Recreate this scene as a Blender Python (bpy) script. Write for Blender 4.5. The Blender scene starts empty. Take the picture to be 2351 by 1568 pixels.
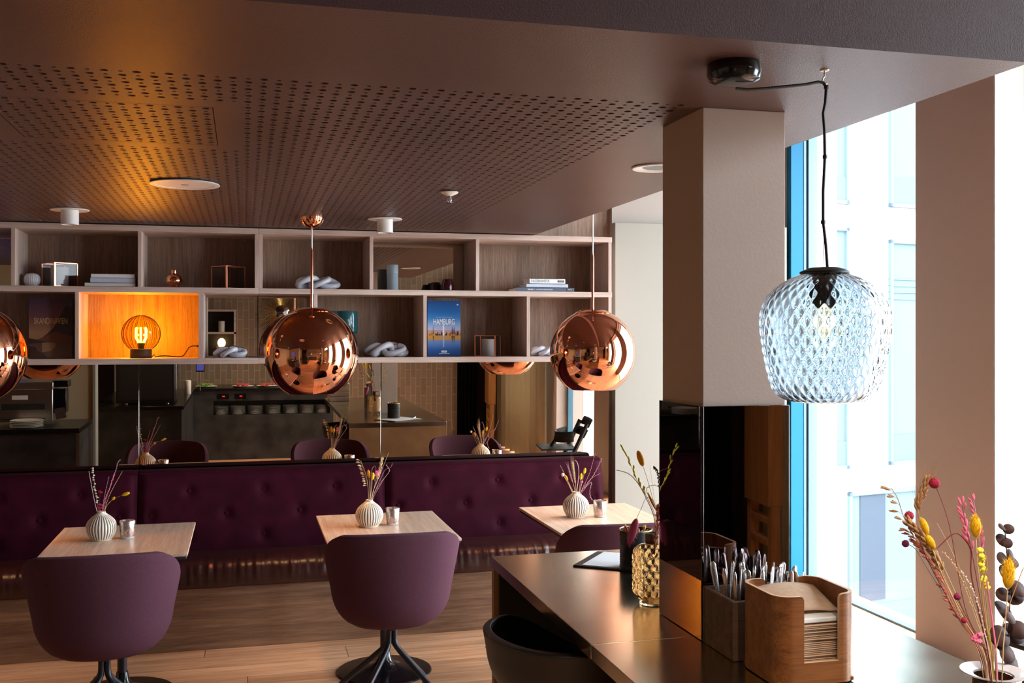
import bpy, bmesh, math, random
from mathutils import Vector, Matrix, noise
PI = math.pi
random.seed(7)
SC = bpy.context.scene
COL = SC.collection

# ------------------------------------------------------------------ camera
F = 2368.6
YAW = math.radians(14.61)
CY, SY = math.cos(YAW), math.sin(YAW)
cam_d = bpy.data.cameras.new('camera')
cam = bpy.data.objects.new('camera', cam_d)
COL.objects.link(cam)
cam.location = (0, 0, 1.7)
cam.rotation_euler = (PI / 2, 0, -YAW)
cam_d.sensor_width = 36.0
cam_d.lens = F / 2351 * 36.0
cam_d.shift_y = -12.0 / 2351
cam_d.clip_start = 0.02
SC.camera = cam


def at(px, py, w):
    """room point seen at photo pixel (px, py), w metres along the view axis"""
    u = (px - 1175.5) / F * w
    return Vector((u * CY + w * SY, w * CY - u * SY, 1.7 - (py - 772) * w / F))


# ------------------------------------------------------------------ materials
def lin(c):
    r = []
    for v in c[:3]:
        v = v / 255.0
        r.append(v / 12.92 if v <= 0.04045 else ((v + 0.055) / 1.055) ** 2.4)
    return (r[0], r[1], r[2], 1.0)


def new_mat(name):
    m = bpy.data.materials.new(name)
    m.use_nodes = True
    nt = m.node_tree
    b = nt.nodes['Principled BSDF']
    return m, nt, b


def mat(name, c, rough=0.5, metal=0.0, c2=None, nscale=8.0, stretch=(1, 1, 1), bump=0.0, bscale=200.0,
        spec=0.5, sheen=0.0, rvar=0.0, emit=0.0, coat=0.0, detail=4.0):
    m, nt, b = new_mat(name)
    N, L = nt.nodes, nt.links
    b.inputs['Base Color'].default_value = lin(c)
    b.inputs['Roughness'].default_value = rough
    b.inputs['Metallic'].default_value = metal
    b.inputs['Specular IOR Level'].default_value = spec
    if sheen:
        b.inputs['Sheen Weight'].default_value = sheen
        b.inputs['Sheen Roughness'].default_value = 0.4
    if coat:
        b.inputs['Coat Weight'].default_value = coat
    if emit:
        b.inputs['Emission Color'].default_value = lin(c)
        b.inputs['Emission Strength'].default_value = emit
    if c2 is not None or bump or rvar:
        tc = N.new('ShaderNodeTexCoord')
        mp = N.new('ShaderNodeMapping')
        mp.inputs['Scale'].default_value = stretch
        L.new(tc.outputs['Object'], mp.inputs['Vector'])
        nz = N.new('ShaderNodeTexNoise')
        nz.inputs['Scale'].default_value = nscale
        nz.inputs['Detail'].default_value = detail
        L.new(mp.outputs['Vector'], nz.inputs['Vector'])
        if c2 is not None:
            cr = N.new('ShaderNodeValToRGB')
            cr.color_ramp.elements[0].position = 0.35
            cr.color_ramp.elements[1].position = 0.65
            cr.color_ramp.elements[0].color = lin(c)
            cr.color_ramp.elements[1].color = lin(c2)
            L.new(nz.outputs['Fac'], cr.inputs['Fac'])
            L.new(cr.outputs['Color'], b.inputs['Base Color'])
        if rvar:
            mr = N.new('ShaderNodeMapRange')
            mr.inputs['From Min'].default_value = 0.3
            mr.inputs['From Max'].default_value = 0.7
            mr.inputs['To Min'].default_value = max(0.0, rough - rvar)
            mr.inputs['To Max'].default_value = rough + rvar
            L.new(nz.outputs['Fac'], mr.inputs['Value'])
            L.new(mr.outputs['Result'], b.inputs['Roughness'])
        if bump:
            nb = N.new('ShaderNodeTexNoise')
            nb.inputs['Scale'].default_value = bscale
            nb.inputs['Detail'].default_value = 3.0
            L.new(mp.outputs['Vector'], nb.inputs['Vector'])
            bp = N.new('ShaderNodeBump')
            bp.inputs['Strength'].default_value = bump
            bp.inputs['Distance'].default_value = 0.004
            L.new(nb.outputs['Fac'], bp.inputs['Height'])
            L.new(bp.outputs['Normal'], b.inputs['Normal'])
    return m


def wood(name, c1, c2, grain='z', scale=1.0, rough=0.5, plank=None, pvar=0.25, spec=0.4, gap=False, bump=0.05):
    """grain axis: x, y or z.  plank = (axis index, width, length axis index, length)"""
    m, nt, b = new_mat(name)
    N, L = nt.nodes, nt.links
    b.inputs['Roughness'].default_value = rough
    b.inputs['Specular IOR Level'].default_value = spec
    tc = N.new('ShaderNodeTexCoord')
    mp = N.new('ShaderNodeMapping')
    s = {'x': (0.7, 14, 14), 'y': (14, 0.7, 14), 'z': (14, 14, 0.7)}[grain]
    mp.inputs['Scale'].default_value = tuple(v * scale for v in s)
    vec = tc.outputs['Object']
    rnd = None
    if plank:
        sp = N.new('ShaderNodeSeparateXYZ')
        L.new(vec, sp.inputs[0])

        def math_(op, a, bb):
            n = N.new('ShaderNodeMath')
            n.operation = op
            for i, q in enumerate((a, bb)):
                if q is None:
                    continue
                if isinstance(q, (int, float)):
                    n.inputs[i].default_value = q
                else:
                    L.new(q, n.inputs[i])
            return n.outputs[0]
        q = math_('DIVIDE', sp.outputs[plank[0]], plank[1])
        row = math_('FLOOR', q, None)
        fr = math_('FRACT', q, None)
        off = math_('MULTIPLY', row, 0.37)
        q2 = math_('ADD', math_('DIVIDE', sp.outputs[plank[2]], plank[3]), off)
        cell = math_('FLOOR', q2, None)
        fr2 = math_('FRACT', q2, None)
        key = math_('ADD', math_('MULTIPLY', row, 17.31), math_('MULTIPLY', cell, 5.77))
        wn = N.new('ShaderNodeTexWhiteNoise')
        wn.noise_dimensions = '1D'
        L.new(key, wn.inputs['W'])
        rnd = wn.outputs['Value']
        cb = N.new('ShaderNodeCombineXYZ')
        for i in range(3):
            L.new(math_('MULTIPLY', rnd, 9.0), cb.inputs[i])
        va = N.new('ShaderNodeVectorMath')
        va.operation = 'ADD'
        L.new(vec, va.inputs[0])
        L.new(cb.outputs[0], va.inputs[1])
        vec = va.outputs[0]
    L.new(vec, mp.inputs['Vector'])
    nz = N.new('ShaderNodeTexNoise')
    nz.inputs['Scale'].default_value = 1.4
    nz.inputs['Detail'].default_value = 7.0
    nz.inputs['Roughness'].default_value = 0.65
    nz.inputs['Distortion'].default_value = 0.35
    L.new(mp.outputs['Vector'], nz.inputs['Vector'])
    nf = N.new('ShaderNodeTexNoise')
    nf.inputs['Scale'].default_value = 9.0
    nf.inputs['Detail'].default_value = 4.0
    L.new(mp.outputs['Vector'], nf.inputs['Vector'])
    mx = N.new('ShaderNodeMath')
    mx.operation = 'MULTIPLY_ADD'
    L.new(nf.outputs['Fac'], mx.inputs[0])
    mx.inputs[1].default_value = 0.5
    L.new(nz.outputs['Fac'], mx.inputs[2])
    cr = N.new('ShaderNodeValToRGB')
    cr.color_ramp.elements[0].position = 0.55
    cr.color_ramp.elements[1].position = 0.95
    cr.color_ramp.elements[0].color = lin(c1)
    cr.color_ramp.elements[1].color = lin(c2)
    L.new(mx.outputs[0], cr.inputs['Fac'])
    out = cr.outputs['Color']
    if plank:
        hs = N.new('ShaderNodeHueSaturation')
        mr = N.new('ShaderNodeMapRange')
        mr.inputs['To Min'].default_value = 1 - pvar
        mr.inputs['To Max'].default_value = 1 + pvar
        L.new(rnd, mr.inputs['Value'])
        L.new(mr.outputs['Result'], hs.inputs['Value'])
        L.new(out, hs.inputs['Color'])
        out = hs.outputs['Color']
        if gap:
            g = math_('MAXIMUM', math_('LESS_THAN', fr, 0.012), math_('LESS_THAN', fr2, 0.002))
            mxx = N.new('ShaderNodeMix')
            mxx.data_type = 'RGBA'
            L.new(g, mxx.inputs['Factor'])
            L.new(out, mxx.inputs['A'])
            mxx.inputs['B'].default_value = lin(tuple(v * 0.45 for v in c1))
            out = mxx.outputs['Result']
    L.new(out, b.inputs['Base Color'])
    if bump:
        bp = N.new('ShaderNodeBump')
        bp.inputs['Strength'].default_value = bump
        bp.inputs['Distance'].default_value = 0.002
        L.new(mx.outputs[0], bp.inputs['Height'])
        L.new(bp.outputs['Normal'], b.inputs['Normal'])
    return m


def thin_glass(name, tint=(255, 255, 255), ior=1.5, rough=0.0, gloss=1.0):
    """single-surface glass sheet: tinted see-through plus a mirror-like sheen"""
    m = bpy.data.materials.new(name)
    m.use_nodes = True
    nt = m.node_tree
    N, L = nt.nodes, nt.links
    N.remove(N['Principled BSDF'])
    out = N['Material Output']
    tr = N.new('ShaderNodeBsdfTransparent')
    tr.inputs['Color'].default_value = lin(tint)
    gl = N.new('ShaderNodeBsdfGlossy')
    gl.inputs['Roughness'].default_value = rough
    fr = N.new('ShaderNodeFresnel')
    ge = N.new('ShaderNodeNewGeometry')
    ir = N.new('ShaderNodeMath')
    ir.operation = 'MULTIPLY_ADD'
    L.new(ge.outputs['Backfacing'], ir.inputs[0])
    ir.inputs[1].default_value = 1 / ior - ior
    ir.inputs[2].default_value = ior
    L.new(ir.outputs[0], fr.inputs['IOR'])
    ml = N.new('ShaderNodeMath')
    ml.operation = 'MULTIPLY'
    ml.inputs[1].default_value = gloss
    L.new(fr.outputs[0], ml.inputs[0])
    mx = N.new('ShaderNodeMixShader')
    L.new(ml.outputs[0], mx.inputs[0])
    L.new(tr.outputs[0], mx.inputs[1])
    L.new(gl.outputs[0], mx.inputs[2])
    L.new(mx.outputs[0], out.inputs['Surface'])
    return m


def solid_glass(name, tint=(255, 255, 255), rough=0.0, ior=1.5):
    m, nt, b = new_mat(name)
    b.inputs['Base Color'].default_value = lin(tint)
    b.inputs['Roughness'].default_value = rough
    b.inputs['IOR'].default_value = ior
    b.inputs['Transmission Weight'].default_value = 1.0
    return m


def emitter(name, c, strength):
    m = bpy.data.materials.new(name)
    m.use_nodes = True
    nt = m.node_tree
    nt.nodes.remove(nt.nodes['Principled BSDF'])
    e = nt.nodes.new('ShaderNodeEmission')
    e.inputs['Color'].default_value = lin(c)
    e.inputs['Strength'].default_value = strength
    nt.links.new(e.outputs[0], nt.nodes['Material Output'].inputs['Surface'])
    return m


def tile_mat(name, c1, c2, grout):
    m, nt, b = new_mat(name)
    N, L = nt.nodes, nt.links
    tc = N.new('ShaderNodeTexCoord')
    mp = N.new('ShaderNodeMapping')
    mp.inputs['Rotation'].default_value = (PI / 2, 0, 0)
    sw = N.new('ShaderNodeSeparateXYZ')
    cb = N.new('ShaderNodeCombineXYZ')
    L.new(tc.outputs['Object'], sw.inputs[0])
    L.new(sw.outputs[2], cb.inputs[0])
    L.new(sw.outputs[0], cb.inputs[1])
    br = N.new('ShaderNodeTexBrick')
    br.inputs['Scale'].default_value = 1.0
    br.inputs['Brick Width'].default_value = 0.24
    br.inputs['Row Height'].default_value = 0.072
    br.inputs['Mortar Size'].default_value = 0.003
    br.inputs['Color1'].default_value = lin(c1)
    br.inputs['Color2'].default_value = lin(c2)
    br.inputs['Mortar'].default_value = lin(grout)
    L.new(cb.outputs[0], br.inputs['Vector'])
    L.new(br.outputs['Color'], b.inputs['Base Color'])
    b.inputs['Roughness'].default_value = 0.22
    nz = N.new('ShaderNodeTexNoise')
    nz.inputs['Scale'].default_value = 14
    L.new(tc.outputs['Object'], nz.inputs['Vector'])
    bp = N.new('ShaderNodeBump')
    bp.inputs['Strength'].default_value = 0.25
    bp.inputs['Distance'].default_value = 0.01
    L.new(nz.outputs['Fac'], bp.inputs['Height'])
    L.new(bp.outputs['Normal'], b.inputs['Normal'])
    return m


M = {}
M['soffit'] = mat('brown_ceiling_paint', (84, 59, 54), rough=0.42, c2=(88, 63, 58), nscale=3, bump=0.25, bscale=260, spec=0.5)
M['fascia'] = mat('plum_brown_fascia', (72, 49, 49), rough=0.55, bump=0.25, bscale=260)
M['void'] = mat('black_felt', (10, 8, 8), rough=0.95, spec=0.1)
M['pillar'] = mat('taupe_plaster', (174, 155, 143), rough=0.62, c2=(178, 159, 147), nscale=4, bump=0.12, bscale=120)
M['pier'] = mat('pinkish_plaster', (188, 174, 168), rough=0.65, bump=0.1, bscale=120)
M['white_wall'] = mat('warm_white_paint', (152, 147, 136), rough=0.6, bump=0.08, bscale=150)
M['cream_wall'] = mat('cream_paint', (206, 186, 152), rough=0.65, bump=0.08, bscale=150)
M['grey_wall'] = mat('grey_paint', (168, 156, 146), rough=0.7)
M['dark_wall'] = mat('dark_brown_paint', (58, 42, 38), rough=0.7)
M['floor'] = wood('oak_floorboards', (186, 130, 93), (238, 186, 145), grain='x', scale=0.9, rough=0.42, plank=(1, 0.19, 0, 2.0), pvar=0.10, gap=True)
M['shelf'] = wood('pale_ash_laminate', (184, 158, 145), (220, 198, 186), grain='x', scale=1.6, rough=0.55, bump=0.03)
M['shelf_v'] = wood('pale_ash_upright', (184, 158, 145), (220, 198, 186), grain='z', scale=1.6, rough=0.55, bump=0.03)
M['shelf_back'] = wood('ash_back_panel', (120, 94, 78), (164, 136, 116), grain='z', scale=4.2, rough=0.55, plank=(0, 0.16, 2, 9.0), pvar=0.14, bump=0.03)
M['mirror'] = mat('bronze_mirror', (196, 184, 170), rough=0.0, metal=1.0)
M['dark_mirror'] = mat('smoked_mirror', (120, 108, 108), rough=0.015, metal=1.0)
M['velvet'] = mat('plum_velvet', (46, 8, 22), rough=0.75, c2=(56, 11, 27), nscale=9, sheen=0.0, bump=0.1, bscale=300, spec=0.06)
M['seat_leather'] = mat('burgundy_leather', (46, 18, 17), rough=0.34, c2=(54, 22, 20), nscale=12, bump=0.3, bscale=45, spec=0.5)
M['plinth'] = wood('oak_plinth', (92, 64, 46), (138, 102, 76), grain='x', scale=1.3, rough=0.5)
M['table'] = wood('ash_tabletop', (196, 160, 136), (236, 204, 178), grain='y', scale=1.5, rough=0.38, plank=(0, 0.1, 1, 6.0), pvar=0.05)
M['table_edge'] = mat('black_table_edge', (38, 30, 28), rough=0.5)
M['fabric'] = mat('mauve_wool', (70, 40, 52), rough=0.9, c2=(96, 60, 74), nscale=700, bump=0.25, bscale=800, sheen=0.0, spec=0.15)
M['fabric_in'] = mat('mauve_wool_inside', (66, 38, 50), rough=0.9, c2=(84, 50, 64), nscale=420, bump=0.3, bscale=420, sheen=0.0, spec=0.15)
M['leg'] = mat('charcoal_metal', (46, 46, 52), rough=0.34, metal=0.6)
M['black_gloss'] = mat('black_lacquer', (18, 18, 22), rough=0.15)
M['black_mat'] = mat('matt_black', (20, 19, 20), rough=0.55)
M['black_leather'] = mat('black_leather', (26, 24, 24), rough=0.45, bump=0.15, bscale=180)
M['copper'] = mat('polished_copper', (238, 168, 132), rough=0.015, metal=1.0)
M['copper_rod'] = mat('copper_rod', (226, 150, 118), rough=0.28, metal=1.0)
M['gold'] = mat('brushed_gold', (222, 176, 104), rough=0.25, metal=1.0)
M['brass'] = mat('aged_brass', (172, 163, 142), rough=0.21, metal=1.0, c2=(192, 182, 160), nscale=4, rvar=0.03, bump=0.02, bscale=90)
M['brass_end'] = mat('brass_end', (166, 136, 98), rough=0.45, metal=0.45, c2=(146, 112, 78), nscale=5)
M['brass_edge'] = mat('brass_edge', (118, 84, 62), rough=0.32, metal=0.85)
M['white_metal'] = mat('white_enamel', (232, 232, 232), rough=0.4)
M['chrome'] = mat('chrome', (220, 220, 224), rough=0.08, metal=1.0)
M['steel'] = mat('brushed_steel', (190, 186, 180), rough=0.28, metal=1.0)
M['cutlery'] = mat('polished_steel', (214, 212, 214), rough=0.14, metal=1.0)
M['glass'] = thin_glass('window_glass', (246, 252, 255))
M['box_glass'] = thin_glass('lantern_glass', (226, 226, 228), gloss=0.45)
M['crystal'] = solid_glass('ribbed_crystal', (222, 235, 243), ior=1.45)
M['amber'] = thin_glass('amber_glass', (255, 226, 120), gloss=0.8)
M['amber_rib'] = thin_glass('amber_rib', (150, 84, 16), gloss=0.8)
M['honey'] = solid_glass('honey_glass', (255, 226, 184), ior=1.4)


def ramp_print(name, stops, height, rough=0.35):
    m, nt, b = new_mat(name)
    N, L = nt.nodes, nt.links
    b.inputs['Roughness'].default_value = rough
    tc = N.new('ShaderNodeTexCoord')
    sp = N.new('ShaderNodeSeparateXYZ')
    L.new(tc.outputs['Object'], sp.inputs[0])
    dv = N.new('ShaderNodeMath')
    dv.operation = 'DIVIDE'
    dv.inputs[1].default_value = height
    L.new(sp.outputs[2], dv.inputs[0])
    cr = N.new('ShaderNodeValToRGB')
    el = cr.color_ramp.elements
    el[0].position, el[0].color = stops[0][0], lin(stops[0][1])
    el[1].position, el[1].color = stops[-1][0], lin(stops[-1][1])
    for p_, c_ in stops[1:-1]:
        e_ = el.new(p_)
        e_.color = lin(c_)
    L.new(dv.outputs[0], cr.inputs['Fac'])
    L.new(cr.outputs['Color'], b.inputs['Base Color'])
    return m


M['candle'] = mat('white_wax', (226, 220, 214), rough=0.6)
M['ceramic'] = mat('pale_ceramic', (206, 206, 216), rough=0.22, coat=0.3)
M['rib_cream'] = mat('cream_glaze', (226, 212, 192), rough=0.3, c2=(236, 226, 210), nscale=20)
M['rib_brown'] = mat('brown_groove', (92, 74, 60), rough=0.5)
M['mercury'] = mat('mercury_glass', (226, 206, 196), rough=0.25, metal=0.85, c2=(180, 160, 150), nscale=90, rvar=0.12)
M['teal'] = mat('teal_glaze', (24, 66, 70), rough=0.12, bump=0.2, bscale=60)
M['blue_grey'] = mat('blue_grey_ceramic', (128, 142, 150), rough=0.5)
M['burgundy_glass'] = mat('burgundy_glass', (52, 14, 22), rough=0.06)
M['paper'] = mat('white_paper', (240, 240, 240), rough=0.8)
M['page'] = mat('book_pages', (222, 216, 210), rough=0.8)
M['kraft'] = mat('kraft_paper', (190, 158, 132), rough=0.85, c2=(200, 170, 144), nscale=60)
M['slate'] = mat('slate_cover', (88, 96, 112), rough=0.5)
M['lilac'] = mat('pale_blue_cover', (196, 206, 226), rough=0.5)
M['plywood'] = wood('walnut_plywood', (104, 58, 28), (158, 98, 52), grain='x', scale=1.6, rough=0.4)
M['ply_edge'] = mat('plywood_edge', (206, 170, 132), rough=0.5)
M['crate'] = wood('dark_stained_wood', (66, 44, 32), (112, 80, 58), grain='x', scale=2.2, rough=0.55)
M['blue_frame'] = mat('blue_lacquer', (0, 98, 134), rough=0.5, spec=0.2)
M['blue_light'] = mat('pale_blue_frame', (78, 124, 150), rough=0.4)
M['seal'] = mat('grey_seal', (60, 72, 88), rough=0.6)
M['tile'] = tile_mat('glazed_tiles', (132, 112, 94), (150, 130, 110), (176, 160, 140))
M['buffet'] = mat('slate_laminate', (34, 36, 38), rough=0.35, c2=(62, 62, 62), nscale=5, detail=8)
M['buffet_top'] = mat('black_worktop', (22, 22, 22), rough=0.22)
M['porcelain'] = mat('white_porcelain', (232, 228, 218), rough=0.18)
M['facade'] = mat('white_render', (150, 154, 160), rough=0.8)
M['facade_blue'] = mat('pale_blue_spandrel', (68, 90, 98), rough=0.7, spec=0.05)
M['facade_glass'] = mat('pale_window_glass', (72, 88, 94), rough=0.7, spec=0.05)
M['facade_frame'] = mat('facade_frame', (76, 92, 104), rough=0.7, spec=0.05)
M['facade_dark'] = mat('grey_blind', (48, 56, 66), rough=0.8, spec=0.05)
M['curtain'] = mat('beige_curtain', (190, 178, 156), rough=0.9, bump=0.1, bscale=300)
_b = M['curtain'].node_tree.nodes['Principled BSDF']
_t = M['curtain'].node_tree.nodes.new('ShaderNodeBsdfTranslucent')
_t.inputs['Color'].default_value = lin((176, 162, 138))
_m = M['curtain'].node_tree.nodes.new('ShaderNodeMixShader')
_m.inputs[0].default_value = 0.35
M['curtain'].node_tree.links.new(_b.outputs[0], _m.inputs[1])
M['curtain'].node_tree.links.new(_t.outputs[0], _m.inputs[2])
M['curtain'].node_tree.links.new(_m.outputs[0], M['curtain'].node_tree.nodes['Material Output'].inputs['Surface'])
M['beech'] = wood('oiled_beech', (168, 118, 66), (206, 154, 96), grain='z', scale=1.2, rough=0.45)
M['screen'] = emitter('lit_screen', (110, 110, 220), 0.2)
M['red_led'] = emitter('red_display', (255, 40, 40), 0.6)
M['bulb'] = emitter('lit_bulb', (255, 214, 150), 4.0)
M['bulb_hot'] = emitter('lit_filament', (255, 190, 90), 9.0)
M['filament'] = emitter('filament', (255, 200, 120), 40.0)
M['bulb_glass'] = thin_glass('bulb_glass', (255, 244, 226))
for k, c in dict(yellow=(236, 190, 20), ochre=(226, 150, 22), dark_pink=(160, 24, 58), pink=(226, 110, 150), red=(170, 12, 40),
                 straw=(214, 184, 136), tan=(178, 136, 96), rust=(196, 104, 74), mauve=(196, 150, 160), olive=(166, 140, 50),
                 wine=(120, 40, 48), white_fl=(236, 226, 214), lemon=(238, 224, 70), leaf_brown=(62, 35, 33), green=(112, 150, 52),
                 plum=(140, 30, 80), ham=(176, 70, 60), orange=(232, 120, 30), sky=(60, 130, 200)).items():
    M[k] = mat('dried_' + k, c, rough=0.8, bump=0.0)


# ------------------------------------------------------------------ mesh builder
class MB:
    def __init__(self):
        self.v, self.f, self.mi = [], [], []

    def add(self, vs, fs, m=0, X=None):
        o = len(self.v)
        if X is not None:
            vs = [X @ Vector(p) for p in vs]
        self.v.extend([tuple(p) for p in vs])
        self.f.extend([tuple(i + o for i in f) for f in fs])
        self.mi.extend([m] * len(fs))
        return self

    def box(self, x0, x1, y0, y1, z0, z1, m=0, X=None):
        vs = [(x0, y0, z0), (x1, y0, z0), (x1, y1, z0), (x0, y1, z0), (x0, y0, z1), (x1, y0, z1), (x1, y1, z1), (x0, y1, z1)]
        fs = [(3, 2, 1, 0), (4, 5, 6, 7), (0, 1, 5, 4), (1, 2, 6, 5), (2, 3, 7, 6), (3, 0, 4, 7)]
        return self.add(vs, fs, m, X)

    def lathe(self, prof, n=32, m=0, X=None, cap0=True, cap1=True, rf=None):
        vs, fs = [], []
        for (r, z) in prof:
            for i in range(n):
                a = 2 * PI * i / n
                rr = r * (rf(a, z) if rf else 1.0)
                vs.append((rr * math.cos(a), rr * math.sin(a), z))
        for j in range(len(prof) - 1):
            for i in range(n):
                k = (i + 1) % n
                fs.append((j * n + i, j * n + k, (j + 1) * n + k, (j + 1) * n + i))
        if cap0 and prof[0][0] > 1e-6:
            fs.append(tuple(range(n - 1, -1, -1)))
        if cap1 and prof[-1][0] > 1e-6:
            fs.append(tuple((len(prof) - 1) * n + i for i in range(n)))
        return self.add(vs, fs, m, X)

    def tube(self, pts, r, n=8, m=0, X=None, closed=False):
        pts = [Vector(p) for p in pts]
        k = len(pts)
        rs = r if isinstance(r, (list, tuple)) else [r] * k
        tans = []
        for i in range(k):
            a = pts[(i - 1) % k] if (i > 0 or closed) else pts[0]
            b = pts[(i + 1) % k] if (i < k - 1 or closed) else pts[-1]
            t = (b - a)
            tans.append(t.normalized() if t.length > 1e-9 else Vector((0, 0, 1)))
        t0 = tans[0]
        ref = Vector((0, 0, 1)) if abs(t0.z) < 0.9 else Vector((1, 0, 0))
        nrm = t0.cross(ref).normalized()
        vs, fs = [], []
        for i in range(k):
            t = tans[i]
            nrm = (nrm - t * nrm.dot(t))
            nrm = nrm.normalized() if nrm.length > 1e-6 else t.orthogonal().normalized()
            bn = t.cross(nrm)
            for j in range(n):
                a = 2 * PI * j / n
                vs.append(pts[i] + (nrm * math.cos(a) + bn * math.sin(a)) * rs[i])
        for i in range(k if closed else k - 1):
            i2 = (i + 1) % k
            for j in range(n):
                j2 = (j + 1) % n
                fs.append((i * n + j, i * n + j2, i2 * n + j2, i2 * n + j))
        if not closed:
            fs.append(tuple(range(n - 1, -1, -1)))
            fs.append(tuple((k - 1) * n + j for j in range(n)))
        return self.add(vs, fs, m, X)

    def ell(self, c, rx, ry, rz, nu=12, nv=8, m=0, X=None):
        vs, fs = [(0, 0, -1)], []
        for j in range(1, nv):
            ph = -PI / 2 + PI * j / nv
            for i in range(nu):
                a = 2 * PI * i / nu
                vs.append((math.cos(ph) * math.cos(a), math.cos(ph) * math.sin(a), math.sin(ph)))
        vs.append((0, 0, 1))
        for i in range(nu):
            fs.append((0, 1 + (i + 1) % nu, 1 + i))
            fs.append((len(vs) - 1, 1 + (nv - 2) * nu + i, 1 + (nv - 2) * nu + (i + 1) % nu))
        for j in range(nv - 2):
            for i in range(nu):
                a, b = 1 + j * nu + i, 1 + j * nu + (i + 1) % nu
                fs.append((a, b, b + nu, a + nu))
        vs = [Vector((v[0] * rx, v[1] * ry, v[2] * rz)) for v in vs]
        if X is not None:
            vs = [X @ v for v in vs]
        c = Vector(c)
        return self.add([v + c for v in vs], fs, m)

    def prism(self, poly, z0, z1, m=0, X=None):
        n = len(poly)
        vs = [(p[0], p[1], z0) for p in poly] + [(p[0], p[1], z1) for p in poly]
        fs = [tuple(range(n - 1, -1, -1)), tuple(range(n, 2 * n))]
        for i in range(n):
            j = (i + 1) % n
            fs.append((i, j, n + j, n + i))
        return self.add(vs, fs, m, X)

    def grid(self, P, nu, nv, m=0, X=None, wrap=False):
        """P(i, j) -> point, i in 0..nu, j in 0..nv"""
        cu = nu if wrap else nu + 1
        vs = [P(i, j) for j in range(nv + 1) for i in range(cu)]
        fs = []
        for j in range(nv):
            for i in range(nu):
                i2 = (i + 1) % cu if wrap else i + 1
                fs.append((j * cu + i, j * cu + i2, (j + 1) * cu + i2, (j + 1) * cu + i))
        return self.add(vs, fs, m, X)

    def build(self, name, mats, parent=None, loc=None, bevel=0.0, smooth=True, angle=38, solid=0.0, seg=2):
        me = bpy.data.meshes.new(name)
        me.from_pydata(self.v, [], self.f)
        if not isinstance(mats, (list, tuple)):
            mats = [mats]
        for q in mats:
            me.materials.append(q)
        me.polygons.foreach_set('material_index', self.mi)
        me.validate()
        me.update()
        if smooth:
            me.polygons.foreach_set('use_smooth', [True] * len(me.polygons))
            me.set_sharp_from_angle(angle=math.radians(angle))
        o = bpy.data.objects.new(name, me)
        COL.objects.link(o)
        if parent is not None:
            o.parent = parent
        if loc is not None:
            o.location = loc
        if solid:
            s = o.modifiers.new('thick', 'SOLIDIFY')
            s.thickness = solid
            s.offset = -1
        if bevel:
            b = o.modifiers.new('bevel', 'BEVEL')
            b.width = bevel
            b.segments = seg
            b.limit_method = 'ANGLE'
            b.angle_limit = math.radians(40)
        return o


def tag(o, label=None, cat=None, group=None, kind=None):
    if label:
        o['label'] = label
    if cat:
        o['category'] = cat
    if group:
        o['group'] = group
    if kind:
        o['kind'] = kind
    return o


def thing(name, label, cat, loc=(0, 0, 0), rz=0.0, group=None):
    o = bpy.data.objects.new(name, None)
    o.empty_display_size = 0.05
    COL.objects.link(o)
    o.location = loc
    o.rotation_euler = (0, 0, rz)
    return tag(o, label, cat, group)


KIDS = {}


def copy_thing(src, loc=None, rz=None, label=None, group=None):
    kids = {}
    for o in COL.objects:
        if o.parent is not None:
            kids.setdefault(o.parent.name, []).append(o)

    def rec(o, par):
        c = o.copy()
        COL.objects.link(c)
        if par is not None:
            c.parent = par
        for ch in kids.get(o.name, []):
            rec(ch, c)
        return c
    r = rec(src, None)
    if loc is not None:
        r.location = loc
    if rz is not None:
        r.rotation_euler = (0, 0, rz)
    if label:
        r['label'] = label
    if group:
        r['group'] = group
    return r


def struct(o):
    o['kind'] = 'structure'
    return o


def text(body, size, m, parent, loc, rot=(PI / 2, 0, 0), xs=1.0, name='lettering', align='CENTER', ext=0.0003):
    c = bpy.data.curves.new(name, 'FONT')
    c.body = body
    c.size = size
    c.align_x = align
    c.align_y = 'CENTER'
    c.extrude = ext
    c.materials.append(m)
    tmp = bpy.data.objects.new(name, c)
    COL.objects.link(tmp)
    dg = bpy.context.evaluated_depsgraph_get()
    me = bpy.data.meshes.new_from_object(tmp.evaluated_get(dg))
    bpy.data.objects.remove(tmp)
    o = bpy.data.objects.new(name, me)
    COL.objects.link(o)
    o.parent = parent
    o.location = loc
    o.rotation_euler = rot
    o.scale = (xs, 1, 1)
    return o


def T(x=0, y=0, z=0):
    return Matrix.Translation((x, y, z))


def RZ(a):
    return Matrix.Rotation(a, 4, 'Z')


def align(d, p=(0, 0, 0)):
    """matrix that takes +Z to direction d at point p"""
    return Matrix.Translation(p) @ Vector(d).normalized().to_track_quat('Z', 'Y').to_matrix().to_4x4()


def point_light(name, loc, power, color, size=0.03, spot=None, rot=None):
    d = bpy.data.lights.new(name, 'SPOT' if spot else 'POINT')
    d.energy = power
    d.color = color
    d.shadow_soft_size = size
    if spot:
        d.spot_size = spot
        d.spot_blend = 0.6
    o = bpy.data.objects.new(name, d)
    COL.objects.link(o)
    o.location = loc
    if rot:
        o.rotation_euler = rot
    return o
# ------------------------------------------------------------------ room shell
ZC = 2.316      # lowered brown ceiling
ZH = 3.4       # high ceiling
XW = 3.6        # window wall
YB = 6.42       # bench wall


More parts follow.
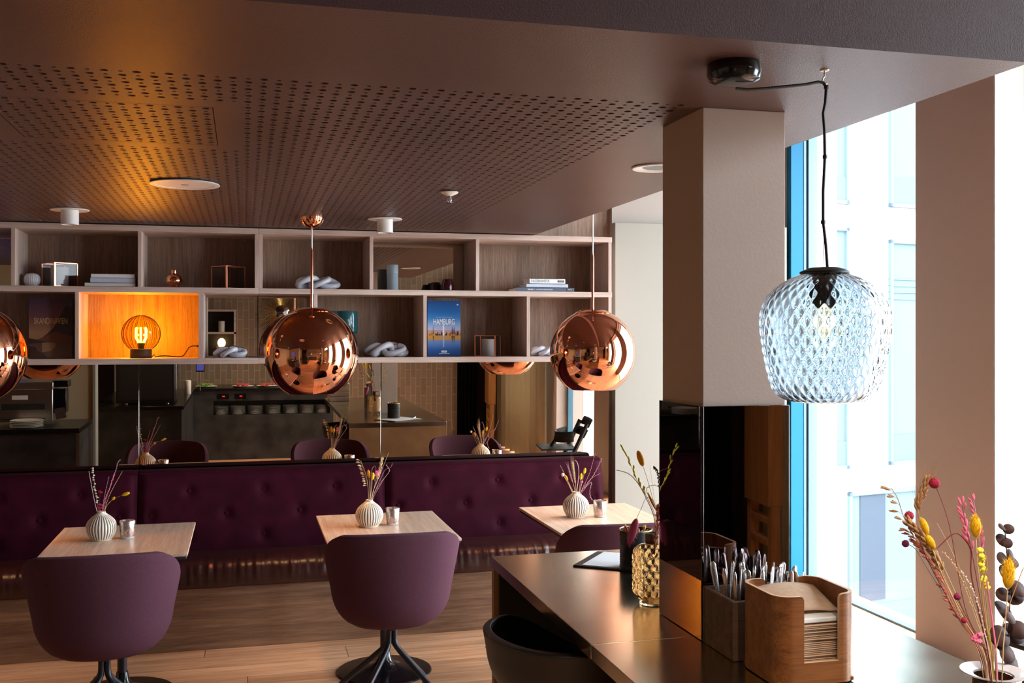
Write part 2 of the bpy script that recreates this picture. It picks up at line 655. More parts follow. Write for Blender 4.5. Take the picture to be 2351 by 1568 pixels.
def perf(mb, x0, y0, nx, ny, p, z, skip=None, par=0):
    N = 12
    sq = []
    for k in range(N):
        t = k / N * 4
        s, q = int(t), t - int(t)
        c = [(-1, -1), (1, -1), (1, 1), (-1, 1), (-1, -1)]
        sq.append((c[s][0] + (c[s + 1][0] - c[s][0]) * q, c[s][1] + (c[s + 1][1] - c[s][1]) * q))
    ang = [math.atan2(b, a) for a, b in sq]
    for j in range(ny):
        for i in range(nx):
            cx, cy = x0 + (i + 0.5) * p, y0 + (j + 0.5) * p
            s = skip(i, j) if skip else 0
            if s == 2:
                continue
            if s == 1:
                mb.add([(cx - p / 2, cy - p / 2, z), (cx + p / 2, cy - p / 2, z), (cx + p / 2, cy + p / 2, z), (cx - p / 2, cy + p / 2, z)], [(3, 2, 1, 0)])
                continue
            r = 0.0102 if (i + j + par) % 2 else 0.0055
            vs = [(cx + a * p / 2, cy + b * p / 2, z) for a, b in sq]
            vs += [(cx + r * math.cos(a), cy + r * math.sin(a), z) for a in ang]
            vs += [(cx + r * math.cos(a), cy + r * math.sin(a), z + 0.012) for a in ang]
            fs = []
            for k in range(N):
                q = (k + 1) % N
                fs.append((q, k, N + k, N + q))
                fs.append((N + q, N + k, 2 * N + k, 2 * N + q))
            mb.add(vs, fs)


P = 0.036
X0, Y0, NX, NY = -1.95, 2.53, 86, 95
X1, Y1 = X0 + NX * P, Y0 + NY * P


def sk(i, j):
    if 36 <= i < 52 and 10 <= j < 26:
        return 2
    if 34 <= i < 54 and 8 <= j < 28:
        return 1
    return 0


c = MB()
perf(c, X0, Y0, NX, NY, P, ZC, sk)
XL, XR, YF = -3.6, 1.715, 1.953


def quad_down(x0, x1, y0, y1, z, m=0):
    c.add([(x0, y0, z), (x1, y0, z), (x1, y1, z), (x0, y1, z)], [(3, 2, 1, 0)], m)


quad_down(XL, XR, YF, Y0, ZC)
quad_down(XL, X0, Y0, Y1, ZC)
quad_down(X1, XR, Y0, Y1, ZC)
quad_down(XL, XR, Y1, YB, ZC)
c.box(X0 - .05, X1 + .05, Y0 - .05, Y1 + .05, ZC + 0.05, ZC + 0.06, 1)
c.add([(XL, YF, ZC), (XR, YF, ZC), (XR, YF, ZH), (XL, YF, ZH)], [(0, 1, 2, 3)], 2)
c.add([(XR, YF, ZC), (XR, YB, ZC), (XR, YB, ZH), (XR, YF, ZH)], [(0, 1, 2, 3)])
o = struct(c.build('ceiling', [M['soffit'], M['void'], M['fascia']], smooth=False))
h = MB()
perf(h, X0 + 36 * P, Y0 + 10 * P, 16, 16, P, 0, None)
t = thing('access_hatch', 'square perforated access hatch set into the brown ceiling', 'hatch', (0, 0, ZC))
o = h.build('hatch_panel', M['soffit'], t, smooth=False)
hx, hy = X0 + 44 * P, Y0 + 18 * P
o.scale = (0.992, 0.992, 1)
o.location = (hx * 0.008, hy * 0.008, 0)

c = MB()
c.box(-4.0, 4.3, -2.6, 6.7, ZH, ZH + 0.12)
struct(c.build('ceiling_upper', M['soffit'], smooth=False))
c = MB()
c.box(-4.0, 3.9, -2.6, 6.7, -0.15, 0.0)
struct(c.build('floor', M['floor'], smooth=False))
# bench wall
c = MB()
c.box(-4.0, 2.34, YB, YB + 0.2, 0, ZH, 0)
struct(c.build('wall_bench', M['shelf_back'], smooth=False))
c = MB()
c.box(2.34, XW + .4, 6.38, 6.62, 0, ZH, 0)
struct(c.build('wall_end', M['grey_wall'], smooth=False))
t = thing('wall_panel', 'tall cream white wall panel right of the wooden shelf', 'panel', (2.34, 6.36, 0))
c = MB()
c.box(0, 1.24, -0.04, 0.02, 0, 2.44)
c.build('panel_face', M['white_wall'], t, bevel=0.002)
c = MB()
c.box(-4.0, -3.6, -2.6, 6.7, 0, ZH)
struct(c.build('wall_left', M['cream_wall'], smooth=False))
c = MB()
c.box(-4.0, 4.3, -2.6, -2.3, 0, ZH)
struct(c.build('wall_back', M['dark_wall'], smooth=False))
c = MB()
c.box(-1.6, 3.08, -1.45, -1.33, 0, ZH)
struct(c.build('wall_tiled', M['tile'], smooth=False))
c = MB()
c.box(-3.6, -1.29, 2.86, 2.98, 0, ZH)
struct(c.build('wall_partition', M['cream_wall'], smooth=False))
c = MB()
c.box(-1.29, -1.262, 2.84, 3.0, 0, ZH)
struct(c.build('trim_1', M['white_wall'], smooth=False, bevel=0.003))

# window wall: piers between floor-to-ceiling windows
WT = 0.34
wins = [(4.96, 6.36), (3.05, 4.345), (1.05, 2.4), (-1.3, 0.62)]
c = MB()
for y0, y1 in ((6.36, 6.7), (4.345, 4.96), (2.4, 3.05), (0.62, 1.05), (-2.6, -1.3)):
    c.box(XW, XW + WT, y0, y1, 0, ZH)
for y0, y1 in wins:
    c.box(XW, XW + WT, y0, y1, 3.32, ZH)
struct(c.build('wall_right', M['pier'], smooth=False))
c = MB()
c.box(XW + .002, XW + .27, 4.3405, 4.3465, 0.04, 3.32)
c.box(XW + .002, XW + .17, 2.3955, 2.4015, 0.04, 3.32)
struct(c.build('trim_2', M['white_wall'], smooth=False))
for k, (y0, y1) in enumerate(wins):
    t = thing('window_%d' % (k + 1), None, None, (XW + (0.28 if k == 1 else 0.16), y0, 0.0))
    t['kind'] = 'structure'
    W, H = y1 - y0, 3.28
    c = MB()      # frame lining at the far end plus the fixed frame around the glass
    if k == 0:
        c.box(-0.16, -0.065, W - 0.062, W - 0.002, 0, H, 0)
        c.box(-0.065, -0.05, W - 0.066, W - 0.002, 0, H, 1)
        c.box(-0.05, -0.035, W - 0.06, W - 0.002, 0, H, 2)
        c.box(-0.035, 0.03, W - 0.075, W - 0.002, 0, H, 1)
    elif k == 1:
        c.box(-0.03, 0.03, W - 0.06, W, 0, H, 1)
    else:
        c.box(-0.02, 0.02, W - 0.24, W - 0.06, 0, H, 0)
        c.box(-0.03, 0.03, W - 0.06, W, 0, H, 1)
    c.box(-0.03, 0.03, 0, 0.05, 0, H, 1)
    c.box(-0.03, 0.03, 0.05, W - 0.06, -0.02, 0.012, 1)
    c.box(-0.03, 0.03, 0.05, W - 0.06, H - 0.05, H, 1)
    c.build('window_frame', [M['blue_frame'], M['blue_light'] if k != 1 else M['white_wall'], M['seal']], t, smooth=False)
    c = MB()
    yb = W - (0.07 if k < 2 else 0.24)
    c.add([(0, 0.04, 0.0), (0, yb, 0.0), (0, yb, H - .04), (0, 0.04, H - .04)], [(0, 1, 2, 3)])
    c.build('window_pane', M['glass'], t, smooth=False)
    L = bpy.data.lights.new('daylight_portal', 'AREA')
    L.shape = 'RECTANGLE'
    L.size, L.size_y = H, W
    L.cycles.is_portal = True
    lo = bpy.data.objects.new('daylight_portal', L)
    COL.objects.link(lo)
    lo.location = (XW + 0.3, (y0 + y1) / 2, H / 2)
    lo.rotation_euler = (0, PI / 2, 0)

# ------------------------------------------------------------------ building across the courtyard
d = Vector((math.sin(math.radians(78.5)), math.cos(math.radians(78.5)), 0))
R = Matrix(((d.x, -d.y, 0, 0), (d.y, d.x, 0, 0), (0, 0, 1, 0), (0, 0, 0, 1)))
b = thing('office_building', 'white office building across the courtyard with tall pale windows', 'building', (8.14, 12.35, -3.7))
b.matrix_world = Matrix.Translation((8.14, 12.35, -3.7)) @ R
zo = 3.7
c = MB()
c.box(-6, 12, 0, 6, 0, 12.2)
c.build('facade_wall', M['facade'], b, smooth=False)


def fwin(x0, x1, z0, z1, spandrel=0.0, blind=None, louvre=False):
    f = MB()
    fr = 0.05
    f.box(x0, x1, -0.05, 0.02, z1 + zo - fr, z1 + zo, 0)
    f.box(x0, x1, -0.05, 0.02, z0 + zo, z0 + zo + fr, 0)
    f.box(x0, x0 + fr, -0.05, 0.02, z0 + zo, z1 + zo, 0)
    f.box(x1 - fr, x1, -0.05, 0.02, z0 + zo, z1 + zo, 0)
    if louvre:
        for q in range(4):
            f.box(x0, x1, -0.03, 0.02, z1 + zo - 0.55 - q * 0.09, z1 + zo - 0.535 - q * 0.09, 0)
    w = f.build('window', M['facade_frame'], b, smooth=False)
    g = MB()
    g.box(x0 + fr, x1 - fr, -0.012, 0.0, z0 + zo + spandrel + fr, z1 + zo - fr)
    g.build('pane', M['facade_glass'], w, smooth=False)
    if spandrel:
        g = MB()
        g.box(x0 + fr, x1 - fr, -0.03, 0.0, z0 + zo + fr, z0 + zo + spandrel + fr)
        g.build('spandrel', M['facade_blue'], w, smooth=False)
    if blind:
        g = MB()
        g.box(blind[0], blind[1], -0.025, -0.005, blind[2] + zo, blind[3] + zo)
        g.build('blind', M['facade_dark'], w, smooth=False)


for dz in (0, 3.55):
    fwin(-1.6, -0.28, -0.08 + dz, 3.16 + dz, 0.32, (-1.5, -0.51, 0.26 + dz, 0.58 + dz), True)
    fwin(0.47, 1.75, -0.07 + dz, 3.03 + dz, 0.36, None, True)
    fwin(2.5, 3.8, -0.07 + dz, 3.03 + dz, 0.36, None, True)
for x in (-0.28, 2.2):
    fwin(x, x + 1.85, -2.45, -0.4, 0.45, (x + .21, x + .67, -1.9, -0.45))
fwin(-2.6, -0.9, -2.45, -0.4, 0.45)
c = MB()
c.box(3.94, 40, -40, 60, -3.9, -3.7)
struct(c.build('courtyard_ground', M['grey_wall'], smooth=False))

# ------------------------------------------------------------------ pillar with smoked mirror cladding
ZK = 0.8834
PX0, PX1, PY0, PY1 = 1.196, 1.442, 2.555, 2.83
c = MB()
c.box(PX0, PX1, PY0, PY1, ZK, ZC)
pil = struct(c.build('pillar', M['pillar'], smooth=False, bevel=0.002))
t = thing('mirror_cladding', 'smoked mirror cladding around the lower half of the pillar on the counter', 'mirror', (0, 0, 0.884))
c = MB()
zt = 1.512 - 0.884
c.box(PX0 - 0.0, PX1 + 0.008, PY0 - 0.009, PY0 - 0.001, 0.001, zt)
c.build('front_mirror', M['dark_mirror'], t, bevel=0.0012)
c = MB()
c.box(PX0 - 0.009, PX0 - 0.001, PY0 - 0.009, PY1 + 0.004, 0.001, zt)
c.build('side_mirror', M['dark_mirror'], t, bevel=0.0012)

# ------------------------------------------------------------------ shelving on the bench wall
SY0, SY1 = 6.01, 6.36
ZT, ZM0, ZM1, ZB0, ZB1 = 2.311, 1.941, 1.972, 1.545, 1.577
for un, (xa, xb, lab, tops, bots) in enumerate((
        (-2.62, 0.0845, 'left pale ash wall shelf unit holding the glowing amber lamp', (-2.61, -1.86, -1.19, -0.55, 0.0745), (-2.61, -1.54, -0.872, -0.226)),
        (0.0865, 2.205, 'right pale ash wall shelf unit holding the blue Hamburg book', (0.096, 0.7215, 1.354, 2.191), (0.402, 1.0365, 1.6685, 2.191)))):
    t = thing('wall_shelf', lab, 'shelf', (xa, SY0, ZB0), 0, 'wall shelf units')
    yd = SY1 - SY0

    def bd(nm, x0, x1, z0, z1, mt):
        q = MB()
        q.box(x0 - xa, x1 - xa, 0, yd, z0 - ZB0, z1 - ZB0)
        return q.build(nm, M[mt], t, bevel=0.0015)
    bd('top_board', xa, xb, ZT - 0.032, ZT, 'shelf')
    bd('middle_board', xa, xb, ZM0, ZM1, 'shelf')
    bd('bottom_board', xa, xb, ZB0, ZB1, 'shelf')
    for x in tops:
        bd('divider', x - 0.0105, x + 0.0105, ZM1, ZT - 0.032, 'shelf_v')
    for x in bots:
        w = 0.0145 if x == -0.226 else 0.0105
        bd('divider', x - w, x + w, ZB1, ZM0, 'shelf_v')
    q = MB()
    q.box(0.0, xb - xa, yd, yd + 0.012, 0.0, ZT - ZB0)
    q.build('back_panel', M['shelf_back'], t, smooth=False)
    for (x0, x1, z0, z1) in ([(-1.84, -1.2, ZM1, ZT - .032), (-0.21, 0.083, ZB1, ZM0)] if un == 0 else [(0.733, 1.342, ZM1, ZT - .032), (0.088, 0.391, ZB1, ZM0)]):
        q = MB()
        q.box(x0 - xa, x1 - xa, yd - 0.006, yd - 0.001, z0 - ZB0, z1 - ZB0)
        q.build('back_mirror', M['mirror'], t, smooth=False)

# big mirror between shelf and bench, three sheets
for x0, x1, lab in ((-2.6, -0.588, 'left mirror sheet between shelf and bench, reflecting the toaster sideboard'),
                    (-0.584, 0.824, 'middle mirror sheet between shelf and bench, reflecting the stacked plates'),
                    (0.828, 2.336, 'right mirror sheet between shelf and bench, reflecting the brass counter end')):
    t = thing('wall_mirror', lab, 'mirror', ((x0 + x1) / 2, 6.38, 1.2), 0, 'mirror sheets behind the bench')
    t.rotation_euler = (math.radians(0.62), 0, 0)
    c = MB()
    w = (x1 - x0) / 2
    c.box(-w, w, 0, 0.006, -0.7, 0.338)
    c.build('mirror_sheet', M['mirror'], t, bevel=0.001)

# ------------------------------------------------------------------ plum bench
secs = [(-3.4, -1.985), (-1.98, -0.578), (-0.574, 0.822), (0.826, 2.2)]
t = thing('banquette_bench', 'long plum velvet banquette bench along the mirrored wall', 'bench', (0, 5.8, 0))
c = MB()
c.box(-3.4, 2.2, 0.03, 0.5, 0.0, 0.34)
c.build('plinth', M['plinth'], t, smooth=False, bevel=0.002)
# profile of the back cushion in y,z (relative to y 5.8)
bp = [(0.30, 0.42), (0.306, 0.46), (0.314, 0.55), (0.324, 0.63), (0.336, 0.71), (0.348, 0.79), (0.362, 0.855), (0.372, 0.895), (0.388, 0.916), (0.412, 0.926), (0.45, 0.93), (0.50, 0.93), (0.55, 0.926), (0.556, 0.90), (0.556, 0.42)]
# refine the front part
prof = []
for i in range(len(bp) - 1):
    a, bq = bp[i], bp[i + 1]
    n = 5 if i < 8 else 1
    for q in range(n):
        u = q / n
        prof.append((a[0] + (bq[0] - a[0]) * u, a[1] + (bq[1] - a[1]) * u))
prof.append(bp[-1])
for si, (xa, xb) in enumerate(secs):
    L = xb - xa
    btn = []
    for zz, off in ((0.815, 0.275), (0.685, 0.07), (0.56, 0.275)):
        x = off
        while x < L - 0.03:
            btn.append((x, zz))
            x += 0.412
    nx = 110

    def PB(i, j):
        x = L * i / nx
        y, z = prof[j]
        e = min(x, L - x)
        edge = math.exp(-(e / 0.022) ** 2) * 0.022
        sink = 0.0
        if j < 44:
            for bx, bz in btn:
                dd = (x - bx) ** 2 + (z - bz) ** 2
                if dd < 0.02:
                    sink += 0.016 * math.exp(-dd / 0.0009)
            y += sink + edge
            y += 0.004 * noise.noise((x * 7, z * 9, si * 3.1))
        else:
            z -= edge * 0.8
        return (x, y, z)
    c = MB()
    c.grid(PB, nx, len(prof) - 1)
    n0, cu = len(prof), nx + 1
    c.f.append(tuple(j * cu for j in range(n0)))
    c.f.append(tuple(j * cu + nx for j in range(n0 - 1, -1, -1)))
    c.mi += [0, 0]
    bc = c.build('back_cushion', M['velvet'], t, loc=(xa, 0, 0), angle=50)
    pp = MB()
    pp.tube([(0.012, 0.392, 0.919), (L - 0.012, 0.392, 0.919)], 0.005)
    pp.build('piping', M['velvet'], bc)
    for bx, bz in btn:
        k = min(range(40), key=lambda q: abs(prof[q][1] - bz))
        q = MB()
        q.ell((0, 0, 0), 0.0135, 0.006, 0.0135, 12, 6)
        q.build('button', M['velvet'], bc, loc=(bx, prof[k][0] + 0.0165, bz))
sp = [(0.03, 0.335), (0.012, 0.338), (0.004, 0.35), (0.0, 0.38), (0.0, 0.412), (0.006, 0.438), (0.02, 0.46), (0.042, 0.474), (0.075, 0.483), (0.14, 0.490), (0.21, 0.491), (0.28, 0.488), (0.34, 0.48), (0.35, 0.34)]
for si, (xa, xb) in enumerate(secs):
    L = xb - xa
    nx = 200

    def PS(i, j):
        x = L * i / nx
        y, z = sp[j]
        e = min(x, L - x)
        edge = math.exp(-(e / 0.02) ** 2) * 0.012
        k = max(0.0, 1 - abs(j - 5) / 6.0)
        wr = noise.noise((x * 32 + si * 7, y * 3, z * 6)) * 0.0045 + noise.noise((x * 75, z * 9, si)) * 0.0018
        y += edge - wr * k * 1.2
        z += -edge + wr * k * 0.9 + 0.003 * noise.noise((x * 6, y * 8, si))
        return (x, y, z)
    c = MB()
    c.grid(PS, nx, len(sp) - 1)
    n0, cu = len(sp), nx + 1
    c.f.append(tuple(j * cu for j in range(n0)))
    c.f.append(tuple(j * cu + nx for j in range(n0 - 1, -1, -1)))
    c.mi += [0, 0]
    c.build('seat_cushion', M['seat_leather'], t, loc=(xa, 0, 0), angle=60)
# ------------------------------------------------------------------ tables
tabs = [(-0.872, -0.238, 4.80, 5.605, 'left pale ash bistro table in front of the bench', 't1'),
        (0.378, 1.012, 4.84, 5.63, 'middle pale ash bistro table in front of the bench', 't2'),
        (1.508, 2.135, 4.83, 5.615, 'right pale ash bistro table beside the brass counter', 't3')]
first = None
TG = 'bistro tables along the bench'
for k, (x0, x1, y0, y1, lab, _) in enumerate(tabs):
    loc = ((x0 + x1) / 2, (y0 + y1) / 2, 0)
    if first is None:
        first = thing('bistro_table', lab, 'table', loc, 0, TG)
        c = MB()
        c.box(-0.316, 0.316, -0.4, 0.4, 0.722, 0.735)
        c.build('tabletop', M['table'], first, bevel=0.0015)
        c = MB()
        c.box(-0.312, 0.312, -0.396, 0.396, 0.708, 0.7215)
        c.build('underside', M['table_edge'], first, bevel=0.004)
        c = MB()
        c.lathe([(0.026, 0.06), (0.022, 0.12), (0.021, 0.69), (0.06, 0.70), (0.06, 0.708)], 24)
        c.build('post', M['leg'], first)
        c = MB()
        c.lathe([(0.0, 0.0), (0.235, 0.0), (0.24, 0.004), (0.236, 0.009), (0.2, 0.013), (0.12, 0.02), (0.075, 0.03), (0.048, 0.046), (0.034, 0.07), (0.026, 0.11)], 48)
        c.build('base', M['black_gloss'], first)
    else:
        copy_thing(first, loc, 0, lab)


# ------------------------------------------------------------------ tub chairs
def rim_h(a):
    """rim height for angle a measured from the back (0) to the front (pi)"""
    a = abs(a)
    if a < 0.7:
        return 0.845 - 0.009 * (a / 0.7) ** 2
    if a < 2.0:
        u = (a - 0.7) / 1.3
        u = u * u * (3 - 2 * u)
        return 0.836 + (0.645 - 0.836) * u
    if a < 2.62:
        u = (a - 2.0) / 0.62
        u = u * u * (3 - 2 * u)
        return 0.645 + (0.475 - 0.645) * u
    return 0.475


def shell_r(z, z0):
    """outside radius factor (of 1) at height z of a tub whose flat pan is at z0"""
    h = z - z0
    if h < 0.13:
        u = h / 0.13
        return 0.50 + 0.29 * math.sqrt(max(0, 1 - (1 - u) ** 2)) + 0.03 * u
    return 0.82 + 0.19 * min(1.0, (h - 0.13) / 0.29)


def tub(z0, rh, wx, wy, nu=72, nv=22):
    mb = MB()

    def PT(i, j):
        a = 2 * PI * i / nu          # 0 = back (-y)
        aa = a if a <= PI else 2 * PI - a
        ht = rh(aa)
        v = j / nv
        if v < 0.3:
            u = v / 0.3
            r, z = 0.50 * u, z0 + 0.002 * u * u
        else:
            u = (v - 0.3) / 0.7
            z = z0 + (ht - z0) * (u ** 1.25)
            r = shell_r(z, z0)
        sq = 1.0 + 0.035 * (math.sin(2 * a) ** 2)
        return (math.sin(a) * r * wx * sq, -math.cos(a) * r * wy * sq, z)
    mb.grid(PT, nu, nv, wrap=True)
    return mb, PT, nu, nv


def make_chair(lab, loc, rz):
    t = thing('tub_chair', lab, 'chair', loc, rz, 'mauve tub chairs at the bistro tables')
    mb, PT, nu, nv = tub(0.42, rim_h, 0.298, 0.272)
    mb.f = [f[::-1] for f in mb.f]
    o = mb.build('shell', M['fabric'], t, angle=80)
    s = o.modifiers.new('thick', 'SOLIDIFY')
    s.thickness = 0.03
    s.offset = 1
    o.modifiers['thick'].offset = -1
    bv = o.modifiers.new('soft', 'BEVEL')
    bv.width = 0.007
    bv.segments = 3
    bv.limit_method = 'ANGLE'
    bv.angle_limit = math.radians(50)
    rim = [Vector(PT(i, nv)) for i in range(nu)]
    pp = MB()
    pp.tube([Vector((p.x * 1.005, p.y * 1.005, p.z - 0.014)) for p in rim], 0.0022, 6, closed=True)
    pp.build('rim_seam', M['fabric'], t)
    pp = MB()
    pts = []
    for i in range(-20, 21):
        a = 2 * PI * i / 96
        z = 0.50 + 0.045 * (i / 20.0) ** 2
        r = shell_r(z, 0.42) * 1.006
        sq = 1.0 + 0.05 * (math.sin(2 * a) ** 2)
        pts.append((math.sin(a) * r * 0.298 * sq, -math.cos(a) * r * 0.272 * sq, z))
    pp.tube(pts, 0.0018, 6)
    pp.build('base_seam', M['fabric'], t)
    cu = MB()
    cu.lathe([(0, 0.44), (0.16, 0.44), (0.19, 0.458), (0.2, 0.475), (0.185, 0.49), (0.1, 0.497), (0, 0.498)], 40)
    cu.build('seat_pad', M['fabric_in'], t, loc=(0, 0.01, 0))
    c = MB()
    c.lathe([(0.0, 0.352), (0.030, 0.352), (0.033, 0.356), (0.033, 0.405), (0.075, 0.414), (0.075, 0.424), (0, 0.424)], 28)
    c.build('swivel_collar', M['leg'], t)
    for k in range(4):
        a = PI / 4 + k * PI / 2 + 0.12
        q = MB()
        ca, sa = math.cos(a), math.sin(a)
        pr = [(0.017, 0.37), (0.017, 0.32), (0.019, 0.298), (0.028, 0.278), (0.046, 0.258), (0.10, 0.212), (0.18, 0.145), (0.265, 0.074), (0.285, 0.055), (0.292, 0.04), (0.294, 0.0)]
        q.tube([(r * ca, r * sa, z) for r, z in pr], [0.013] * 9 + [0.0115, 0.0105], 10)
        q.build('leg', M['leg'], t)
    return t


ch = make_chair('mauve tub chair at the left bistro table, back to the camera', (-0.559, 4.59, 0), 0.0)
copy_thing(ch, (0.66, 4.735, 0), -0.05, 'mauve tub chair at the middle bistro table, back to the camera')
copy_thing(ch, (1.745, 4.70, 0), -0.06, 'mauve tub chair at the right bistro table, partly hidden by the brass counter')

# black counter stool tucked under the brass counter
t = thing('counter_stool', 'black leather counter stool tucked under the brass counter', 'stool', (0.965, 3.02, 0), -PI / 2 + 0.26)


def rim_s(a):
    a = abs(a)
    if a < 1.1:
        return 0.805
    if a < 2.5:
        u = (a - 1.1) / 1.4
        u = u * u * (3 - 2 * u)
        return 0.805 - 0.125 * u
    return 0.68


mb, PT, nu, nv = tub(0.62, rim_s, 0.285, 0.265)
mb.f = [f[::-1] for f in mb.f]
o = mb.build('shell', M['black_leather'], t, angle=80)
s = o.modifiers.new('thick', 'SOLIDIFY')
s.thickness = 0.026
s.offset = -1
bv = o.modifiers.new('soft', 'BEVEL')
bv.width = 0.007
bv.segments = 3
bv.limit_method = 'ANGLE'
bv.angle_limit = math.radians(50)
pp = MB()
pp.tube([Vector(PT(i, nv)) * 1.0 + Vector((0, 0, -0.012)) for i in range(nu)], 0.003, 6, closed=True)
pp.build('rim_piping', M['black_leather'], t)
c = MB()
c.lathe([(0, 0.64), (0.19, 0.64), (0.215, 0.655), (0.2, 0.68), (0.1, 0.69), (0, 0.692)], 36)
c.build('seat_pad', M['black_leather'], t)
for k in range(4):
    a = PI / 4 + k * PI / 2
    q = MB()
    q.tube([(0.12 * math.cos(a), 0.12 * math.sin(a), 0.612), (0.16 * math.cos(a), 0.16 * math.sin(a), 0.59), (0.27 * math.cos(a), 0.27 * math.sin(a), 0.0)], 0.0115, 10)
    q.build('leg', M['steel'], t)
q = MB()
rr = 0.235
q.tube([(rr * math.cos(PI / 4 + k * PI / 2), rr * math.sin(PI / 4 + k * PI / 2), 0.2) for k in range(4)], 0.009, 8, closed=True)
q.build('foot_ring', M['steel'], t)

# ------------------------------------------------------------------ brass counter
ZK = 0.8834
t = thing('brass_counter', 'large aged brass counter wrapping round the pillar', 'counter', (0, 0, 0))
CX0, CX1, CYE = 0.892, 1.756, 3.725
c = MB()
c.box(CX0, CX1, 2.593, CYE, ZK - 0.04, ZK)
c.build('top_panel', M['brass'], t, bevel=0.0015)
c = MB()
c.box(CX0, CX1, 0.9, 2.591, ZK - 0.04, ZK)
c.build('top_panel', M['brass'], t, bevel=0.0015)
c = MB()
c.box(CX0 + 0.001, CX1 - 0.001, CYE - 0.03, CYE - 0.0005, 0.0, ZK - 0.041)
c.build('end_panel', M['brass_end'], t, bevel=0.001)
c = MB()
c.box(CX0 + 0.55, CX0 + 0.57, 0.9, CYE - 0.031, 0.0, ZK - 0.042)
c.build('rear_panel', M['black_mat'], t, smooth=False)
c = MB()
c.box(CX0 + 0.03, CX0 + 0.55, 0.9, CYE - 0.032, ZK - 0.056, ZK - 0.042)
c.build('under_panel', M['black_mat'], t, smooth=False)
c = MB()
c.box(CX0 + 0.02, CX0 + 0.55, CYE - 0.05, CYE - 0.0315, 0.0, ZK - 0.06)
c.build('inner_panel', M['black_mat'], t, smooth=False)


# ------------------------------------------------------------------ copper pendants
def pendant(X, Y, lab, ztop):
    t = thing('copper_pendant', lab, 'pendant lamp', (X, Y, 1.61), 0, 'copper globe pendants over the tables')
    R_ = 0.238
    a0, a1 = math.asin(-0.205 / R_), math.asin(0.217 / R_)
    c = MB()
    outer = [(R_ * math.cos(a0 + (a1 - a0) * i / 40), R_ * math.sin(a0 + (a1 - a0) * i / 40)) for i in range(41)]
    ri = R_ - 0.004
    inner = [(ri * math.cos(a1 + (a0 - a1) * i / 30), ri * math.sin(a1 + (a0 - a1) * i / 30)) for i in range(31)]
    c.lathe(outer + [(outer[-1][0] - 0.002, outer[-1][1] + 0.001)] + inner + [outer[0]], 96, cap0=False, cap1=False)
    c.build('globe', M['copper'], t, angle=60)
    c = MB()
    c.lathe([(outer[-1][0] - 0.001, 0.2165), (outer[-1][0] + 0.002, 0.2185), (outer[-1][0] - 0.002, 0.2215), (0.07, 0.2335), (0.03, 0.238), (0.010, 0.240), (0, 0.240)], 64, cap0=True)
    c.build('cap', M['copper'], t)
    c = MB()
    c.lathe([(0.0072, 0.238), (0.0072, 0.53), (0.005, 0.534), (0.005, 0.545), (0, 0.545)], 16)
    c.build('rod', M['copper_rod'], t)
    c = MB()
    c.tube([(0, 0, 0.54), (0, 0, ztop - 1.61 - 0.06)], 0.0042, 8)
    c.build('cord', M['white_metal'], t)
    c = MB()
    zc = ztop - 1.61
    c.lathe([(0, zc - 0.062)] + [(0.062 * math.sin(PI / 2 * i / 14), zc - 0.062 * math.cos(PI / 2 * i / 14)) for i in range(1, 15)] + [(0, zc)], 48)
    c.build('ceiling_cup', M['copper'], t)
    c = MB()
    c.lathe([(0.018, 0.218), (0.018, 0.14), (0.02, 0.138), (0.0, 0.138)], 20)
    s = c.build('socket', M['black_mat'], t)
    c = MB()
    c.lathe([(0.0, 0.055), (0.018, 0.06), (0.03, 0.08), (0.03, 0.098), (0.02, 0.12), (0.014, 0.138), (0, 0.138)], 20)
    c.build('bulb', M['bulb'], s)
    point_light('pendant_light', (X, Y, 1.61 + 0.03), 4.5, (1, 0.56, 0.25), 0.03)
    return t


p0 = pendant(0.343, 5.41, 'middle copper globe pendant hanging in front of the shelf', ZC)
copy_thing(p0, (-1.245, 5.41, 1.61), 0, 'leftmost copper globe pendant, cut off by the edge of the photo')
pendant(1.872, 5.41, 'right copper globe pendant beside the cream wall panel', ZH)
point_light('pendant_light', (-1.245, 5.41, 1.64), 4.5, (1, 0.56, 0.25), 0.03)


# ------------------------------------------------------------------ ceiling fittings
def downlight(loc, lab):
    t = thing('ceiling_downlight', lab, 'downlight', loc, 0, 'white cylinder downlights')
    c = MB()
    c.lathe([(0.046, -0.001), (0.088, -0.001), (0.09, -0.004), (0.088, -0.0065), (0.05, -0.0065), (0.046, -0.004)], 48, cap0=False, cap1=False)
    c.build('flange', M['white_metal'], t)
    c = MB()
    c.lathe([(0.041, 0.0), (0.041, -0.073), (0.038, -0.075), (0.037, -0.072), (0.03, -0.05), (0, -0.05)], 40, cap0=False)
    b_ = c.build('barrel', M['white_metal'], t)
    c = MB()
    c.lathe([(0, -0.052), (0.028, -0.052), (0.03, -0.056), (0, -0.058)], 24)
    c.build('lens', M['black_mat'], b_)
    return t


